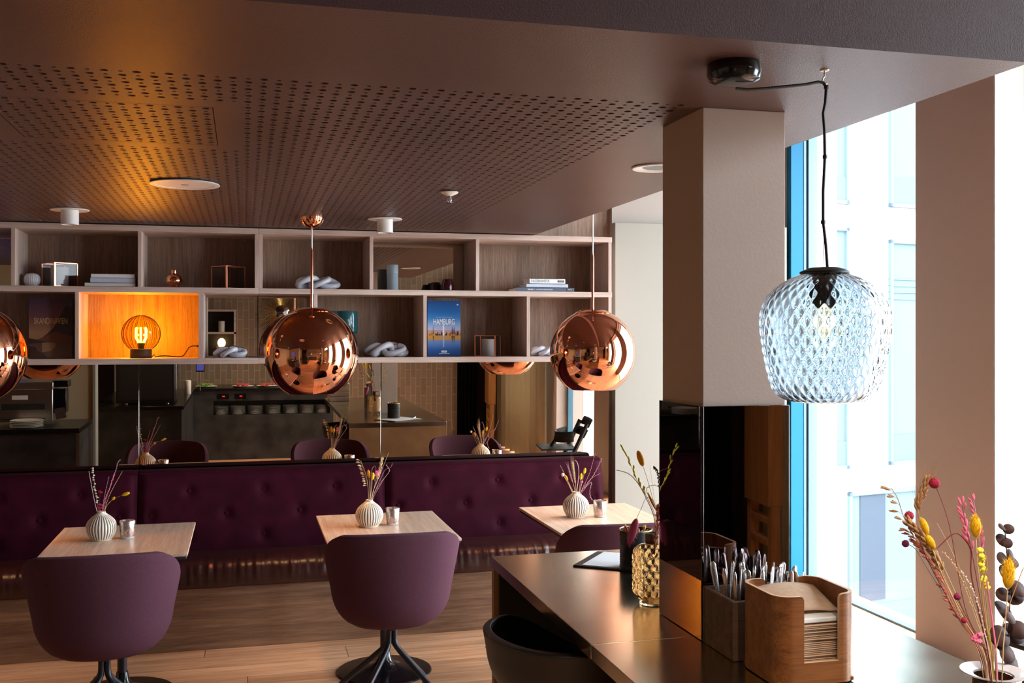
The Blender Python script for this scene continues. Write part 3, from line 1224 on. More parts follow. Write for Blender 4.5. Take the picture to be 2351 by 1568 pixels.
dl = downlight((-0.814, 5.387, ZC), 'white cylinder downlight left of the ceiling speaker')
copy_thing(dl, (0.719, 5.393, ZC), 0, 'white cylinder downlight right of the middle copper pendant')
t = thing('recessed_downlight', 'recessed white ring downlight half hidden by the pillar', 'downlight', (1.457, 3.504, ZC))
c = MB()
c.lathe([(0.05, 0.0), (0.088, 0.0), (0.09, -0.004), (0.087, -0.007), (0.056, -0.004), (0.05, 0.0)], 40, cap0=False, cap1=False)
c.build('ring', M['white_metal'], t)
c = MB()
c.lathe([(0, -0.001), (0.052, -0.001), (0.05, -0.003), (0, -0.003)], 32)
c.build('lens', M['black_gloss'], t)
t = thing('ceiling_speaker', 'round white speaker in the perforated ceiling', 'speaker', (-0.226, 4.344, ZC))
c = MB()
c.lathe([(0, -0.002), (0.128, -0.002), (0.134, -0.004), (0.136, -0.008), (0.130, -0.0095), (0.112, -0.0085), (0.112, -0.007), (0, -0.007)], 64)
c.build('grille', M['white_metal'], t)
c = MB()
c.box(-0.014, 0.014, -0.0045, 0.0045, -0.009, -0.007)
c.build('badge', M['steel'], t)
t = thing('ceiling_sprinkler', 'small white fire sprinkler hanging from the perforated ceiling', 'sprinkler', (0.8465, 4.297, ZC))
c = MB()
c.lathe([(0, 0), (0.012, -0.004), (0.036, -0.004), (0.038, -0.007), (0.034, -0.011), (0.014, -0.02), (0.010, -0.022), (0, -0.022)], 36)
c.build('escutcheon', M['white_metal'], t)
c = MB()
c.lathe([(0.007, -0.02), (0.007, -0.03), (0.004, -0.032), (0.004, -0.045), (0, -0.045)], 16)
for s in (-1, 1):
    c.tube([(s * 0.006, 0, -0.026), (s * 0.009, 0, -0.036), (s * 0.003, 0, -0.05)], 0.0015, 6)
c.build('nozzle', M['chrome'], t)
c = MB()
c.lathe([(0, -0.049), (0.013, -0.050), (0.013, -0.0515), (0, -0.0515)], 20)
c.build('deflector', M['chrome'], t)

# ------------------------------------------------------------------ crystal pendant
cx, cy = 1.30, 2.124
t = thing('crystal_pendant', 'large clear ribbed glass pendant lamp hanging by the window', 'pendant lamp', (cx, cy, 1.546))
gp = [(0.0, 0.0), (0.03, 0.0), (0.07, 0.002), (0.098, 0.010), (0.116, 0.026), (0.126, 0.05), (0.134, 0.085), (0.1405, 0.12), (0.1455, 0.155), (0.148, 0.185), (0.146, 0.21), (0.138, 0.234), (0.124, 0.256), (0.103, 0.274), (0.078, 0.288), (0.055, 0.297), (0.048, 0.300)]


def resample(pr, n):
    ds = [0]
    for i in range(1, len(pr)):
        ds.append(ds[-1] + math.hypot(pr[i][0] - pr[i - 1][0], pr[i][1] - pr[i - 1][1]))
    out = []
    for k in range(n + 1):
        s = ds[-1] * k / n
        i = 0
        while i < len(ds) - 2 and ds[i + 1] < s:
            i += 1
        u = (s - ds[i]) / max(1e-9, ds[i + 1] - ds[i])
        # Catmull-Rom
        p = [pr[max(0, min(len(pr) - 1, i + q))] for q in (-1, 0, 1, 2)]
        out.append(tuple(0.5 * (2 * p[1][a] + (p[2][a] - p[0][a]) * u + (2 * p[0][a] - 5 * p[1][a] + 4 * p[2][a] - p[3][a]) * u * u + (3 * p[1][a] - p[0][a] - 3 * p[2][a] + p[3][a]) * u ** 3) for a in (0, 1)))
    return out


gs = resample(gp, 84)
NR = 34


def glass_pt(i, j, nu, sgn, off):
    r, z = gs[j]
    r = max(r, 0.0)
    a = 2 * PI * i / nu
    w = j / 84.0
    fade = min(1.0, r / 0.05)
    tw = 2.1 * w
    h1 = abs(math.sin(NR / 2 * (a + tw * 0.9)))
    h2 = abs(math.sin(NR / 2 * (a - tw * 0.9)))
    h = (h1 * h2)
    amp = (0.0026 + 0.0034 * (1 - w) ** 1.5) * fade if sgn else 0.0
    rr = max(0.0004, r + off * fade - amp * (1 - h))
    return (rr * math.cos(a), rr * math.sin(a), z + (0.0035 if off < 0 and j < 10 else 0.0))


c = MB()
NU = 340
c.grid(lambda i, j: glass_pt(i, j, NU, 1, 0.0), NU, 84, wrap=True)
c.grid(lambda i, j: glass_pt(i, 84 - j, NU // 2, 0, -0.0095), NU // 2, 84, wrap=True)
c.build('glass_shade', M['crystal'], t, angle=70)
c = MB()
c.lathe([(0, 0.312), (0.034, 0.312), (0.056, 0.303), (0.056, 0.299), (0.046, 0.297), (0.030, 0.29), (0.030, 0.285), (0, 0.285)], 40)
c.build('cap', M['black_mat'], t)
c = MB()
c.lathe([(0.022, 0.285), (0.025, 0.262), (0.027, 0.226), (0.024, 0.226), (0, 0.232)], 28, cap0=False)
s = c.build('socket', M['black_mat'], t)
c = MB()
c.lathe([(0, 0.153), (0.014, 0.155), (0.026, 0.164), (0.0315, 0.18), (0.028, 0.197), (0.018, 0.213), (0.013, 0.23), (0, 0.23)], 28)
bu = c.build('bulb', M['bulb_glass'], s)
c = MB()
for k in range(5):
    a = 2 * PI * k / 5
    c.tube([(0.006 * math.cos(a), 0.006 * math.sin(a), 0.205), (0.013 * math.cos(a), 0.013 * math.sin(a), 0.172)], 0.0016, 6)
c.build('filament', M['filament'], bu)
point_light('crystal_lamp_light', (cx, cy, 1.546 + 0.188), 0.8, (1, 0.85, 0.62), 0.012)
HK = ZC - 1.546
pts = [at(1690, 203, 2.335), at(1715, 206, 2.34), at(1760, 203, 2.35), at(1810, 198, 2.36), at(1850, 194, 2.37), at(1878, 188, 2.38), at(1890, 190, 2.384), at(1897, 200, 2.384), at(1895, 235, 2.384),
       at(1890, 260, 2.384), at(1893, 300, 2.384), at(1894, 360, 2.384), at(1890, 440, 2.384), at(1890, 510, 2.384), at(1896, 560, 2.384), at(1900, 617, 2.384)]
base = Vector((cx, cy, 1.546))
c = MB()
c.tube([p - base for p in pts], 0.0036, 8)
for q in (7, 11, 13):
    p = pts[q] - base
    c.tube([p - Vector((0, 0, 0.004)), p + Vector((0, 0, 0.004))], 0.0055, 8)
c.build('cord', M['black_mat'], t)
c = MB()
c.tube([at(1892, 520, 2.384) - base, at(1891, 616, 2.384) - base], 0.0007, 5)
c.build('steel_wire', M['steel'], t)
c = MB()
hk = at(1893, 166, 2.384) - base
c.lathe([(0, HK - 0.001), (0.011, HK - 0.001), (0.010, HK - 0.003), (0.004, HK - 0.005), (0, HK - 0.005)], 16, X=T(hk.x, hk.y, 0))
c.tube([(hk.x, hk.y, HK - 0.004), (hk.x, hk.y, HK - 0.016), (hk.x - 0.005, hk.y, HK - 0.022), (hk.x - 0.006, hk.y, HK - 0.03), (hk.x, hk.y, HK - 0.036), (hk.x + 0.006, hk.y, HK - 0.031)], 0.0016, 6)
c.build('ceiling_hook', M['steel'], t)
c = MB()
can = Vector((1.075, 2.132, ZC)) - base
c.lathe([(0, 0.0), (0.058, 0.0), (0.061, -0.004), (0.0615, -0.024), (0.057, -0.036), (0.045, -0.043), (0.02, -0.045), (0, -0.045)], 48, X=T(*can))
c.build('ceiling_rose', M['black_gloss'], t)
# ------------------------------------------------------------------ things on the shelves
ZS1, ZS0 = 1.972, 1.577


def ribbed_vase(parent, R_, H, ribs=30, mats=('rib_cream', 'rib_brown'), pr=None):
    pr = pr or [(0.0, 0.0), (0.60, 0.0), (0.66, 0.03), (0.86, 0.18), (0.97, 0.32), (1.0, 0.43), (0.965, 0.55), (0.84, 0.68), (0.64, 0.79), (0.42, 0.88), (0.29, 0.935), (0.25, 0.96), (0.27, 0.985), (0.25, 1.0), (0.19, 0.99), (0.17, 0.9), (0.0, 0.85)]
    g = resample(pr, 44)
    c = MB()
    NU = ribs * 6

    def PV(i, j):
        r, z = g[j]
        r = max(0.0, r)
        a = 2 * PI * i / NU
        k = (i % 6)
        dep = [1, 0.55, 0, 0, 0.1, 0.55][k]
        fade = min(1, max(0, (z - 0.02) / 0.1)) * min(1, max(0, (0.95 - z) / 0.15)) if j < 36 else 0
        rr = r * R_ * (1 - 0.045 * dep * fade)
        return (rr * math.cos(a), rr * math.sin(a), z * H)
    c.grid(PV, NU, 44, wrap=True)
    for q in range(len(c.f)):
        i, j = q % NU, q // NU
        z = g[j][1]
        if (i % 6) in (5, 0) and 0.04 < z < 0.93 and j < 34:
            c.mi[q] = 1
    return c.build('body', [M[mats[0]], M[mats[1]]], parent, angle=70)


t = thing('ribbed_ornament', 'small white ribbed ball ornament on the top left shelf', 'ornament', (-1.116, 6.12, ZS1))
ribbed_vase(t, 0.042, 0.074, 26, ('ceramic', 'candle'), [(0, 0), (0.5, 0), (0.75, 0.1), (0.95, 0.3), (1, 0.5), (0.95, 0.7), (0.75, 0.88), (0.4, 0.97), (0.15, 1.0), (0, 0.98)])


def lantern(loc, s, h, rz, lab, ch_, cw, candle=True):
    t = thing('glass_lantern', lab, 'candle holder', loc, rz, 'copper framed glass box lanterns')
    c = MB()
    e = 0.0022
    q = s / 2
    for x, y in ((-q, -q), (q, -q), (q, q), (-q, q)):
        c.box(x - e, x + e, y - e, y + e, 0, h)
    for z in (e, h - e):
        for a, b_ in (((-q, -q), (q, -q)), ((q, -q), (q, q)), ((q, q), (-q, q)), ((-q, q), (-q, -q))):
            c.box(min(a[0], b_[0]) - e, max(a[0], b_[0]) + e, min(a[1], b_[1]) - e, max(a[1], b_[1]) + e, z - e, z + e)
    c.box(-q - .003, -q + .006, -q - .003, -q + .006, 0, h)
    c.build('frame', M['copper_rod'], t, smooth=False)
    c = MB()
    for a, b_ in (((-q, -q), (q, -q)), ((q, -q), (q, q)), ((q, q), (-q, q)), ((-q, q), (-q, -q))):
        c.add([(a[0], a[1], 0.004), (b_[0], b_[1], 0.004), (b_[0], b_[1], h - 0.004), (a[0], a[1], h - 0.004)], [(0, 1, 2, 3)])
    c.build('glass_walls', M['box_glass'], t, smooth=False)
    c = MB()
    c.box(-q, q, -q, q, 0.0, 0.003)
    c.build('base_plate', M['copper_rod'], t, smooth=False)
    if candle:
        cd = thing('pillar_candle', 'white pillar candle inside the %s' % candle, 'candle', (loc[0], loc[1], loc[2] + 0.003), 0, 'white pillar candles')
        c = MB()
        c.lathe([(0, 0), (cw - 0.002, 0), (cw, 0.003), (cw, ch_ - 0.004), (cw - 0.004, ch_), (cw * 0.5, ch_ - 0.003), (0, ch_ - 0.004)], 40)
        c.build('wax', M['candle'], cd)
        c = MB()
        c.tube([(0, 0, ch_ - 0.004), (0.001, 0, ch_ + 0.008)], 0.001, 6)
        c.build('wick', M['black_mat'], cd)
    return t


lantern((-0.982, 6.155, ZS1), 0.132, 0.132, PI / 4 - 0.12, 'copper edged glass lantern on the top left shelf beside the white books', 0.108, 0.046, 'top left glass lantern')
lantern((-0.082, 6.155, ZS1), 0.132, 0.130, PI / 4 - 0.10, 'empty copper edged glass lantern next to the round copper vase', 0.1, 0.04, None)
lantern((1.45, 6.15, ZS0), 0.127, 0.128, PI / 4 + 0.30, 'copper edged glass lantern right of the blue Hamburg book', 0.104, 0.040, 'lantern beside the Hamburg book')


def book(loc, w, d, h, lab, cover, rz=0, group=None, name='book'):
    """lying book, spine towards -y"""
    t = thing(name, lab, 'book', loc, rz, group)
    c = MB()
    c.box(-w / 2, w / 2, -d / 2, -d / 2 + 0.003, 0, h)
    c.box(-w / 2, w / 2, -d / 2, d / 2, 0, 0.003)
    c.box(-w / 2, w / 2, -d / 2, d / 2, h - 0.003, h)
    c.build('cover', M[cover], t, bevel=0.0008)
    c = MB()
    c.box(-w / 2 + 0.004, w / 2 - 0.004, -d / 2 + 0.003, d / 2 - 0.004, 0.003, h - 0.003)
    c.build('pages', M['page'], t, smooth=False)
    return t


G3 = 'white books on the top left shelf'
book((-0.705, 6.13, ZS1), 0.262, 0.2, 0.022, 'wide cream book at the bottom of the top left stack', 'page', 0.0, G3)
book((-0.694, 6.13, ZS1 + 0.022), 0.232, 0.19, 0.026, 'grey white book in the middle of the top left stack', 'lilac', 0.02, G3)
book((-0.69, 6.13, ZS1 + 0.048), 0.226, 0.185, 0.022, 'white book on top of the top left stack', 'paper', -0.02, G3)
G4 = 'books on the top right shelf'
b1 = book((1.783, 6.135, ZS1), 0.37, 0.2, 0.025, 'dark slate grey book at the bottom of the top right stack', 'slate', 0.0, G4)
b2 = book((1.796, 6.125, ZS1 + 0.025), 0.265, 0.18, 0.0225, 'thin pale blue book in the middle of the top right stack', 'lilac', 0.0, G4)
b3 = book((1.797, 6.115, ZS1 + 0.0475), 0.227, 0.16, 0.0315, 'white book lettered FACEHUNTER on top of the stack', 'paper', 0.0, G4)
text('FACEHUNTER', 0.022, M['slate'], b3, (-0.045, -0.0803, 0.016), xs=0.85, name='spine_lettering')


def logo(t, x, z, y, sc=1.0):
    c = MB()
    c.box(x - 0.021 * sc, x + 0.021 * sc, y - 0.0005, y, z - 0.006 * sc, z + 0.006 * sc)
    q = c.build('publisher_patch', M['black_mat'], t, smooth=False)
    text('PRESTEL', 0.0085 * sc, M['paper'], q, (x + 0.002 * sc, y - 0.0007, z), name='patch_lettering')


logo(b3, 0.085, 0.016, -0.0802)


def fine_print(parent, m, x0, x1, z, h_, y, seed=1, name='small_print'):
    """print too small to read in the photo: a row of tiny marks"""
    q = random.Random(seed)
    c_ = MB()
    x = x0
    while x < x1:
        w_ = h_ * q.uniform(0.35, 0.8)
        c_.box(x, x + w_, y - 0.0003, y, z - h_ / 2 * q.uniform(0.6, 1), z + h_ / 2 * q.uniform(0.6, 1))
        x += w_ + h_ * (0.3 if q.random() > 0.15 else 0.8)
    return c_.build(name, M[m], parent, smooth=False)


fine_print(b1, 'paper', -0.11, -0.07, 0.0125, 0.008, -0.1001, 1)
fine_print(b1, 'lilac', -0.06, 0.045, 0.0125, 0.006, -0.1001, 2)
logo(b1, 0.155, 0.0125, -0.1002)
fine_print(b2, 'ceramic', 0.03, 0.115, 0.011, 0.007, -0.0901, 3)

t = thing('copper_vase', 'small round copper bottle vase on the top shelf', 'vase', (-0.377, 6.12, ZS1))
c = MB()
c.lathe([(0, 0), (0.02, 0.0), (0.032, 0.007)] + [(0.046 * math.cos(a), 0.042 + 0.041 * math.sin(a)) for a in [(-0.9 + 0.1 * k) for k in range(21)]] + [(0.0165, 0.083), (0.016, 0.1), (0.0175, 0.103), (0.0145, 0.103), (0.0135, 0.09), (0, 0.085)], 48)
c.build('body', M['copper'], t)


def knot(loc, L, W, H, r, lab, rz=0.0, ph=0.0):
    t = thing('knot_sculpture', lab, 'sculpture', loc, rz, 'pale ceramic knot sculptures')
    c = MB()
    pts, rs = [], []
    for k in range(200):
        a = 2 * PI * k / 200
        x = (2 + math.cos(5 * a + ph)) * math.cos(2 * a) / 3 * (L / 2 - r)
        y = (2 + math.cos(5 * a + ph)) * math.sin(2 * a) / 3 * (W / 2 - r)
        env = 1 - 0.62 * (x / (L / 2)) ** 2
        z = (H / 2 - r) * env * (1 + math.sin(5 * a + ph)) + r * 0.98
        pts.append((x, y, z))
        rs.append(r * (0.82 + 0.2 * math.sin(5 * a + ph) ** 2))
    c.tube(pts, rs, 14, closed=True)
    c.build('coil', M['ceramic'], t, angle=80)
    return t


knot((0.418, 6.13, ZS1), 0.285, 0.17, 0.084, 0.018, 'pale ceramic knot sculpture on the top shelf above the middle pendant', 0.1, 0.3)
knot((-0.068, 6.12, ZS0), 0.205, 0.15, 0.066, 0.015, 'pale ceramic knot sculpture in the mirrored cell beside the amber lamp', 0.0, 1.3)
knot((0.828, 6.13, ZS0), 0.285, 0.17, 0.092, 0.019, 'pale ceramic knot sculpture left of the blue Hamburg book', -0.1, 2.0)
knot((1.80, 6.12, ZS0), 0.19, 0.15, 0.066, 0.015, 'pale ceramic knot sculpture half behind the right copper pendant', 0.1, 0.9)

t = thing('cylinder_vase', 'blue grey ribbed cylinder vase in front of the mirror', 'vase', (0.862, 6.13, ZS1))
c = MB()
NU = 120
lv = [(0.0, 0), (0.031, 0), (0.0335, 0.003), (0.0335, 0.10), (0.0338, 0.102), (0.0338, 0.15), (0.032, 0.153), (0.029, 0.15), (0.029, 0.02), (0, 0.02)]
c.grid(lambda i, j: ((lv[j][0] - (0.0018 if j in (2, 3) and i % 4 < 2 else 0)) * math.cos(2 * PI * i / NU), (lv[j][0] - (0.0018 if j in (2, 3) and i % 4 < 2 else 0)) * math.sin(2 * PI * i / NU), lv[j][1]), NU, len(lv) - 1, wrap=True)
c.build('body', M['blue_grey'], t)
for x, y, r, h, lab in ((1.19, 6.1, 0.042, 0.07, 'dark burgundy glass tumbler standing in front of its smaller twin'), (1.135, 6.2, 0.036, 0.056, 'smaller burgundy glass tumbler half hidden behind the bigger one')):
    t = thing('glass_tumbler', lab, 'tealight holder', (x, y, ZS1), 0, 'burgundy glass tumblers')
    c = MB()
    c.lathe([(0, 0), (r * 0.8, 0), (r * 0.97, h * 0.06), (r, h * 0.3), (r * 0.92, h * 0.62), (r * 0.7, h), (r * 0.64, h), (r * 0.84, h * 0.6), (r * 0.9, h * 0.3), (r * 0.7, h * 0.1), (0, h * 0.1)], 40)
    c.build('bowl', M['burgundy_glass'], t)
t = thing('teal_vase', 'glossy dark teal bottle vase behind the middle copper pendant', 'vase', (0.578, 6.13, ZS0))
c = MB()
c.lathe([(0, 0), (0.05, 0), (0.052, 0.003), (0.052, 0.075), (0.03, 0.098), (0.03, 0.11), (0.076, 0.148), (0.078, 0.153), (0.078, 0.268), (0.076, 0.271), (0.07, 0.271), (0.07, 0.16), (0, 0.15)], 56)
c.build('body', M['teal'], t)


# standing picture books
def standing_book(loc, w, h, th, rz, lab):
    t = thing('picture_book', lab, 'book', loc, rz, 'picture books standing on the lower shelf')
    t.rotation_euler = (math.radians(-3), 0, rz)
    c = MB()
    c.box(-w / 2, w / 2, 0, 0.003, 0, h)
    c.box(-w / 2, w / 2, th - 0.003, th, 0, h)
    return t, c


t, c = standing_book((-1.026, 6.145, ZS0 + 0.002), 0.222, 0.332, 0.042, math.radians(4), 'dark sunset book titled SKANDINAVIEN with a steep mountain')
w, h = 0.222, 0.332
c.box(w / 2 - 0.003, w / 2, 0, 0.042, 0, h)
c.build('cover', M['black_mat'], t, smooth=False)
c = MB()
c.box(-w / 2 + 0.003, w / 2 - 0.004, 0.003, 0.039, 0.003, h - 0.003)
c.build('pages', M['page'], t, smooth=False)
E0 = -0.0004


def patch(mb, poly, m, k):
    """flat printed shape on a cover: poly in fractions of the cover"""
    mb.prism([((x - 0.5) * w, y * h) for x, y in poly], 0, 0.00035, m, X=Matrix(((1, 0, 0, 0), (0, 0, -1, E0 - 0.0002 * k), (0, 1, 0, 0), (0, 0, 0, 1))))


c = MB()
patch(c, [(0, 1), (1, 1), (1, 0.29), (0, 0.29)], 0, 0)
patch(c, [(0, 0.29), (1, 0.29), (1, 0), (0, 0)], 5, 0)
patch(c, [(0.2, 0.31), (0.3, 0.34), (0.42, 0.41), (0.55, 0.5), (0.64, 0.6), (0.72, 0.71), (0.8, 0.84), (0.86, 0.89), (0.93, 0.86), (1, 0.84), (1, 0.29), (0.2, 0.29)], 6, 1)
patch(c, [(0.25, 0.315), (0.45, 0.40), (0.6, 0.44), (0.8, 0.4), (1, 0.36), (1, 0.29), (0.2, 0.29)], 7, 2)
patch(c, [(0, 0.335), (0.1, 0.32), (0.3, 0.29), (0.4, 0.265), (0.2, 0.25), (0, 0.24)], 8, 2)
patch(c, [(0, 0.2), (0.16, 0.19), (0.2, 0.12), (0.34, 0.08), (0.42, 0.02), (0.42, 0), (0, 0)], 8, 2)
patch(c, [(0.3, 0.26), (0.6, 0.262), (0.62, 0.2), (0.5, 0.12), (0.3, 0.1)], 4, 1)
dusk = [ramp_print('dusk_sky', [(0.29, (160, 112, 76)), (0.42, (168, 128, 92)), (0.56, (136, 96, 80)), (0.7, (106, 70, 76)), (0.85, (84, 58, 76)), (1.0, (60, 48, 70))], 0.332)] + [mat('dusk_%d' % i, col, rough=0.35) for i, col in enumerate([(84, 56, 66), (98, 66, 66), (120, 88, 74), (150, 112, 80), (84, 58, 54), (40, 34, 48), (106, 56, 40), (24, 20, 28)])]
c.build('cover_picture', dusk, t, smooth=False)
text('SKANDINAVIEN', 0.048, M['straw'], t, (0.0, -0.0016, 0.615 * h), xs=0.50, name='title_lettering')
c = MB()
c.box(-0.05, 0.05, -0.0013, -0.001, 0.655 * h, 0.657 * h)
c.build('title_rule', M['mauve'], t, smooth=False)
text('SKANDINAVIEN', 0.02, M['slate'], t, (w / 2 + 0.0006, 0.021, 0.3 * h), rot=(0, PI / 2, 0), name='spine_lettering')

w, h = 0.2, 0.336
t, c = standing_book((1.172, 6.115, ZS0 + 0.002), w, h, 0.036, math.radians(-5), 'blue picture book titled HAMBURG with a harbour skyline')
c.box(-w / 2, -w / 2 + 0.003, 0, 0.036, 0, h)
c.build('cover', M['black_mat'], t, smooth=False)
c = MB()
c.box(-w / 2 + 0.004, w / 2 - 0.003, 0.003, 0.033, 0.003, h - 0.003)
c.build('pages', M['page'], t, smooth=False)
c = MB()
sky = [(18, 84, 150), (20, 92, 160), (28, 100, 168), (48, 116, 180), (84, 140, 196), (126, 160, 206), (160, 172, 210)]
patch(c, [(0, 1), (1, 1), (1, 0.475), (0, 0.475)], 1, 0)
patch(c, [(0, 0.475), (1, 0.475), (1, 0.375), (0, 0.375)], 7, 0)
patch(c, [(0, 0.375), (1, 0.375), (1, 0.3), (0, 0.3)], 8, 0)
patch(c, [(0, 0.3), (1, 0.3), (1, 0.0), (0, 0.0)], 0, 0)
rs_ = random.Random(4)
for k in range(34):
    x = k / 34
    hh = rs_.uniform(0.025, 0.075)
    patch(c, [(x, 0.375), (x + 0.03, 0.375), (x + 0.03, 0.375 + hh), (x, 0.375 + hh)], rs_.choice([10, 11, 12]), 1)
    patch(c, [(x, 0.375), (x + 0.02, 0.375), (x + 0.015, 0.37 - hh * 1.2)], rs_.choice([8, 10]), 1)
for x, top, wd in ((0.17, 0.56, 0.012), (0.745, 0.55, 0.02), (0.80, 0.54, 0.02)):
    patch(c, [(x - wd, 0.4), (x + wd, 0.4), (x + 0.6 * wd, 0.48), (x, top), (x - 0.6 * wd, 0.48)], 12, 2)
    patch(c, [(x - wd, 0.37), (x + wd, 0.37), (x, 0.22)], 12, 2)
patch(c, [(0.465, 0.56), (0.5, 0.56), (0.51, 0.375), (0.455, 0.375)], 13, 2)
patch(c, [(0.46, 0.375), (0.505, 0.375), (0.495, 0.16), (0.47, 0.16)], 6, 2)
harb = [ramp_print('harbour_water', [(0.0, (12, 58, 112)), (0.12, (30, 84, 150)), (0.22, (80, 120, 180)), (0.3, (120, 132, 170))], 0.336), ramp_print('harbour_sky', [(0.47, (176, 178, 210)), (0.56, (128, 160, 206)), (0.68, (52, 120, 184)), (0.8, (20, 92, 160)), (1.0, (14, 70, 132))], 0.336)] + [mat('harbour_%d' % i, col, rough=0.3) for i, col in enumerate(sky[2:] + [(176, 150, 150), (190, 140, 60), (62, 112, 176), (196, 140, 70), (150, 84, 60), (40, 40, 60), (220, 226, 240)])]
c.build('cover_picture', harb, t, smooth=False)
text('HAMBURG', 0.05, M['paper'], t, (0.0, -0.0016, 0.615 * h), xs=0.55, name='title_lettering')
c = MB()
c.box(-0.05, 0.05, -0.0013, -0.001, 0.70 * h, 0.7025 * h)
c.box(-0.05, 0.05, -0.0013, -0.001, 0.525 * h, 0.5265 * h)
c.build('title_rule', M['paper'], t, smooth=False)
c = MB()
c.box(-0.016, 0.016, -0.0013, -0.001, 0.07 * h, 0.105 * h)
c.build('publisher_patch', M['paper'], t, smooth=False)
fine_print(t, 'slate', -0.012, 0.012, 0.088 * h, 0.004, -0.0014, 4)
fine_print(t, 'paper', -0.03, 0.03, 0.05 * h, 0.0045, -0.0011, 5)
fine_print(t, 'paper', 0.078, 0.09, 0.93 * h, 0.008, -0.0011, 6)

# amber table lamp
ax, ay = -0.554, 6.13
t = thing('amber_lamp', 'lit amber ribbed globe table lamp on a dark round base', 'lamp', (ax, ay, ZS0))
c = MB()
c.lathe([(0, 0), (0.056, 0), (0.058, 0.003), (0.058, 0.048), (0.055, 0.052), (0, 0.052)], 48)
c.build('base', M['black_mat'], t)
Rg, zg = 0.103, 0.137
c = MB()
gl = [(Rg * math.cos(a), zg + Rg * math.sin(a)) for a in [(-0.93 + (0.93 + PI / 2) * k / 28) for k in range(29)]]
gl[-1] = (0.0, zg + Rg)
c.lathe(gl, 72, cap0=False, cap1=False)
g = c.build('globe', M['amber'], t)
c = MB()
for k in range(22):
    a = 2 * PI * k / 22
    c.tube([(r * 1.006 * math.cos(a), r * 1.006 * math.sin(a), z) for r, z in gl[:-1]], 0.0015, 5)
c.build('rib', M['amber_rib'], g)
g['kind'] = 'thing'
c = MB()
c.lathe([(0, 0.052), (0.018, 0.052), (0.018, 0.085), (0.015, 0.088), (0, 0.088)], 20)
s = c.build('socket', M['black_mat'], t)
c = MB()
for x in (-0.026, 0.0, 0.026):
    c.tube([(x * 0.5, 0, 0.088), (x, 0, 0.115), (x, 0.0, 0.165), (x * 0.8, 0, 0.172)], 0.0065, 8)
c.build('filament', M['bulb_hot'], s)
c = MB()
c.tube([(0.056, 0.01, 0.008), (0.07, 0.015, 0.02), (0.075, 0.02, 0.006), (0.1, 0.01, 0.012), (0.13, 0.005, 0.013), (0.16, 0.0, 0.01), (0.20, 0.01, 0.006), (0.225, 0.03, 0.012), (0.243, 0.05, 0.04), (0.255, 0.055, 0.06), (0.275, 0.05, 0.068), (0.295, 0.04, 0.067)], 0.003, 8)
c.build('cord', M['black_mat'], t)
c = MB()
c.lathe([(0, 0), (0.006, 0.002), (0.006, 0.014), (0.003, 0.02), (0, 0.02)], 12, X=align((1, 0, 0), (0.294, 0.04, 0.067)))
c.build('plug', M['black_mat'], t)
for x in (-0.02, 0.02):
    point_light('amber_lamp_light', (ax + x, ay, ZS0 + 0.145), 3.6, (1, 0.42, 0.03), 0.008)

# ------------------------------------------------------------------ things on the tables
vps = [(-0.65, 5.225, 'left'), (0.62, 5.25, 'middle'), (1.72, 5.245, 'right')]
cps = [(-0.535, 5.235), (0.742, 5.275), (1.848, 5.225)]
v0 = None
for (x, y, nm) in vps:
    lab = 'cream and brown ribbed bottle vase on the %s bistro table' % nm
    if v0 is None:
        v0 = thing('ribbed_vase', lab, 'vase', (x, y, 0.735), 0, 'ribbed vases on the tables')
        ribbed_vase(v0, 0.0705, 0.136)
    else:
        copy_thing(v0, (x, y, 0.735), 0.05, lab)
c0 = None
for (x, y), (_, _, nm) in zip(cps, vps):
    lab = 'mottled silver glass votive cup on the %s bistro table' % nm
    if c0 is None:
        c0 = thing('votive_cup', lab, 'tealight holder', (x, y, 0.735), 0, 'votive cups on the tables')
        c = MB()
        c.lathe([(0, 0.010), (0.0315, 0.010), (0.0345, 0.03), (0.0365, 0.084), (0.0355, 0.0855), (0.0335, 0.084), (0.0315, 0.03), (0.029, 0.014), (0, 0.014)], 48)
        c.build('cup', M['mercury'], c0)
        c = MB()
        c.lathe([(0, 0), (0.026, 0), (0.030, 0.003), (0.0316, 0.0098), (0, 0.0098)], 40)
        c.build('foot', M['ceramic'], c0)
    else:
        copy_thing(c0, (x, y, 0.735), 0.9, lab)


# ------------------------------------------------------------------ dried flowers
def smooth_path(pts, n=6):
    pts = [Vector(p) for p in pts]
    out = []
    for i in range(len(pts) - 1):
        p = [pts[max(0, min(len(pts) - 1, i + q))] for q in (-1, 0, 1, 2)]
        for k in range(n):
            u = k / n
            out.append(0.5 * (2 * p[1] + (p[2] - p[0]) * u + (2 * p[0] - 5 * p[1] + 4 * p[2] - p[3]) * u * u + (3 * p[1] - p[0] - 3 * p[2] + p[3]) * u ** 3))
    out.append(pts[-1])
    return out


FR = random.Random(11)


def stem_thing(name, lab, pts, col, r=0.0011, cat='dried flower', group=None):
    b0 = Vector(pts[0])
    t = thing(name, lab, cat, b0, 0, group)
    loc = smooth_path([Vector(p) - b0 for p in pts])
    c = MB()
    n = len(loc)
    c.tube(loc, [r * (1.15 - 0.5 * i / n) for i in range(n)], 6)
    c.build('stem', M[col], t)
    return t, loc


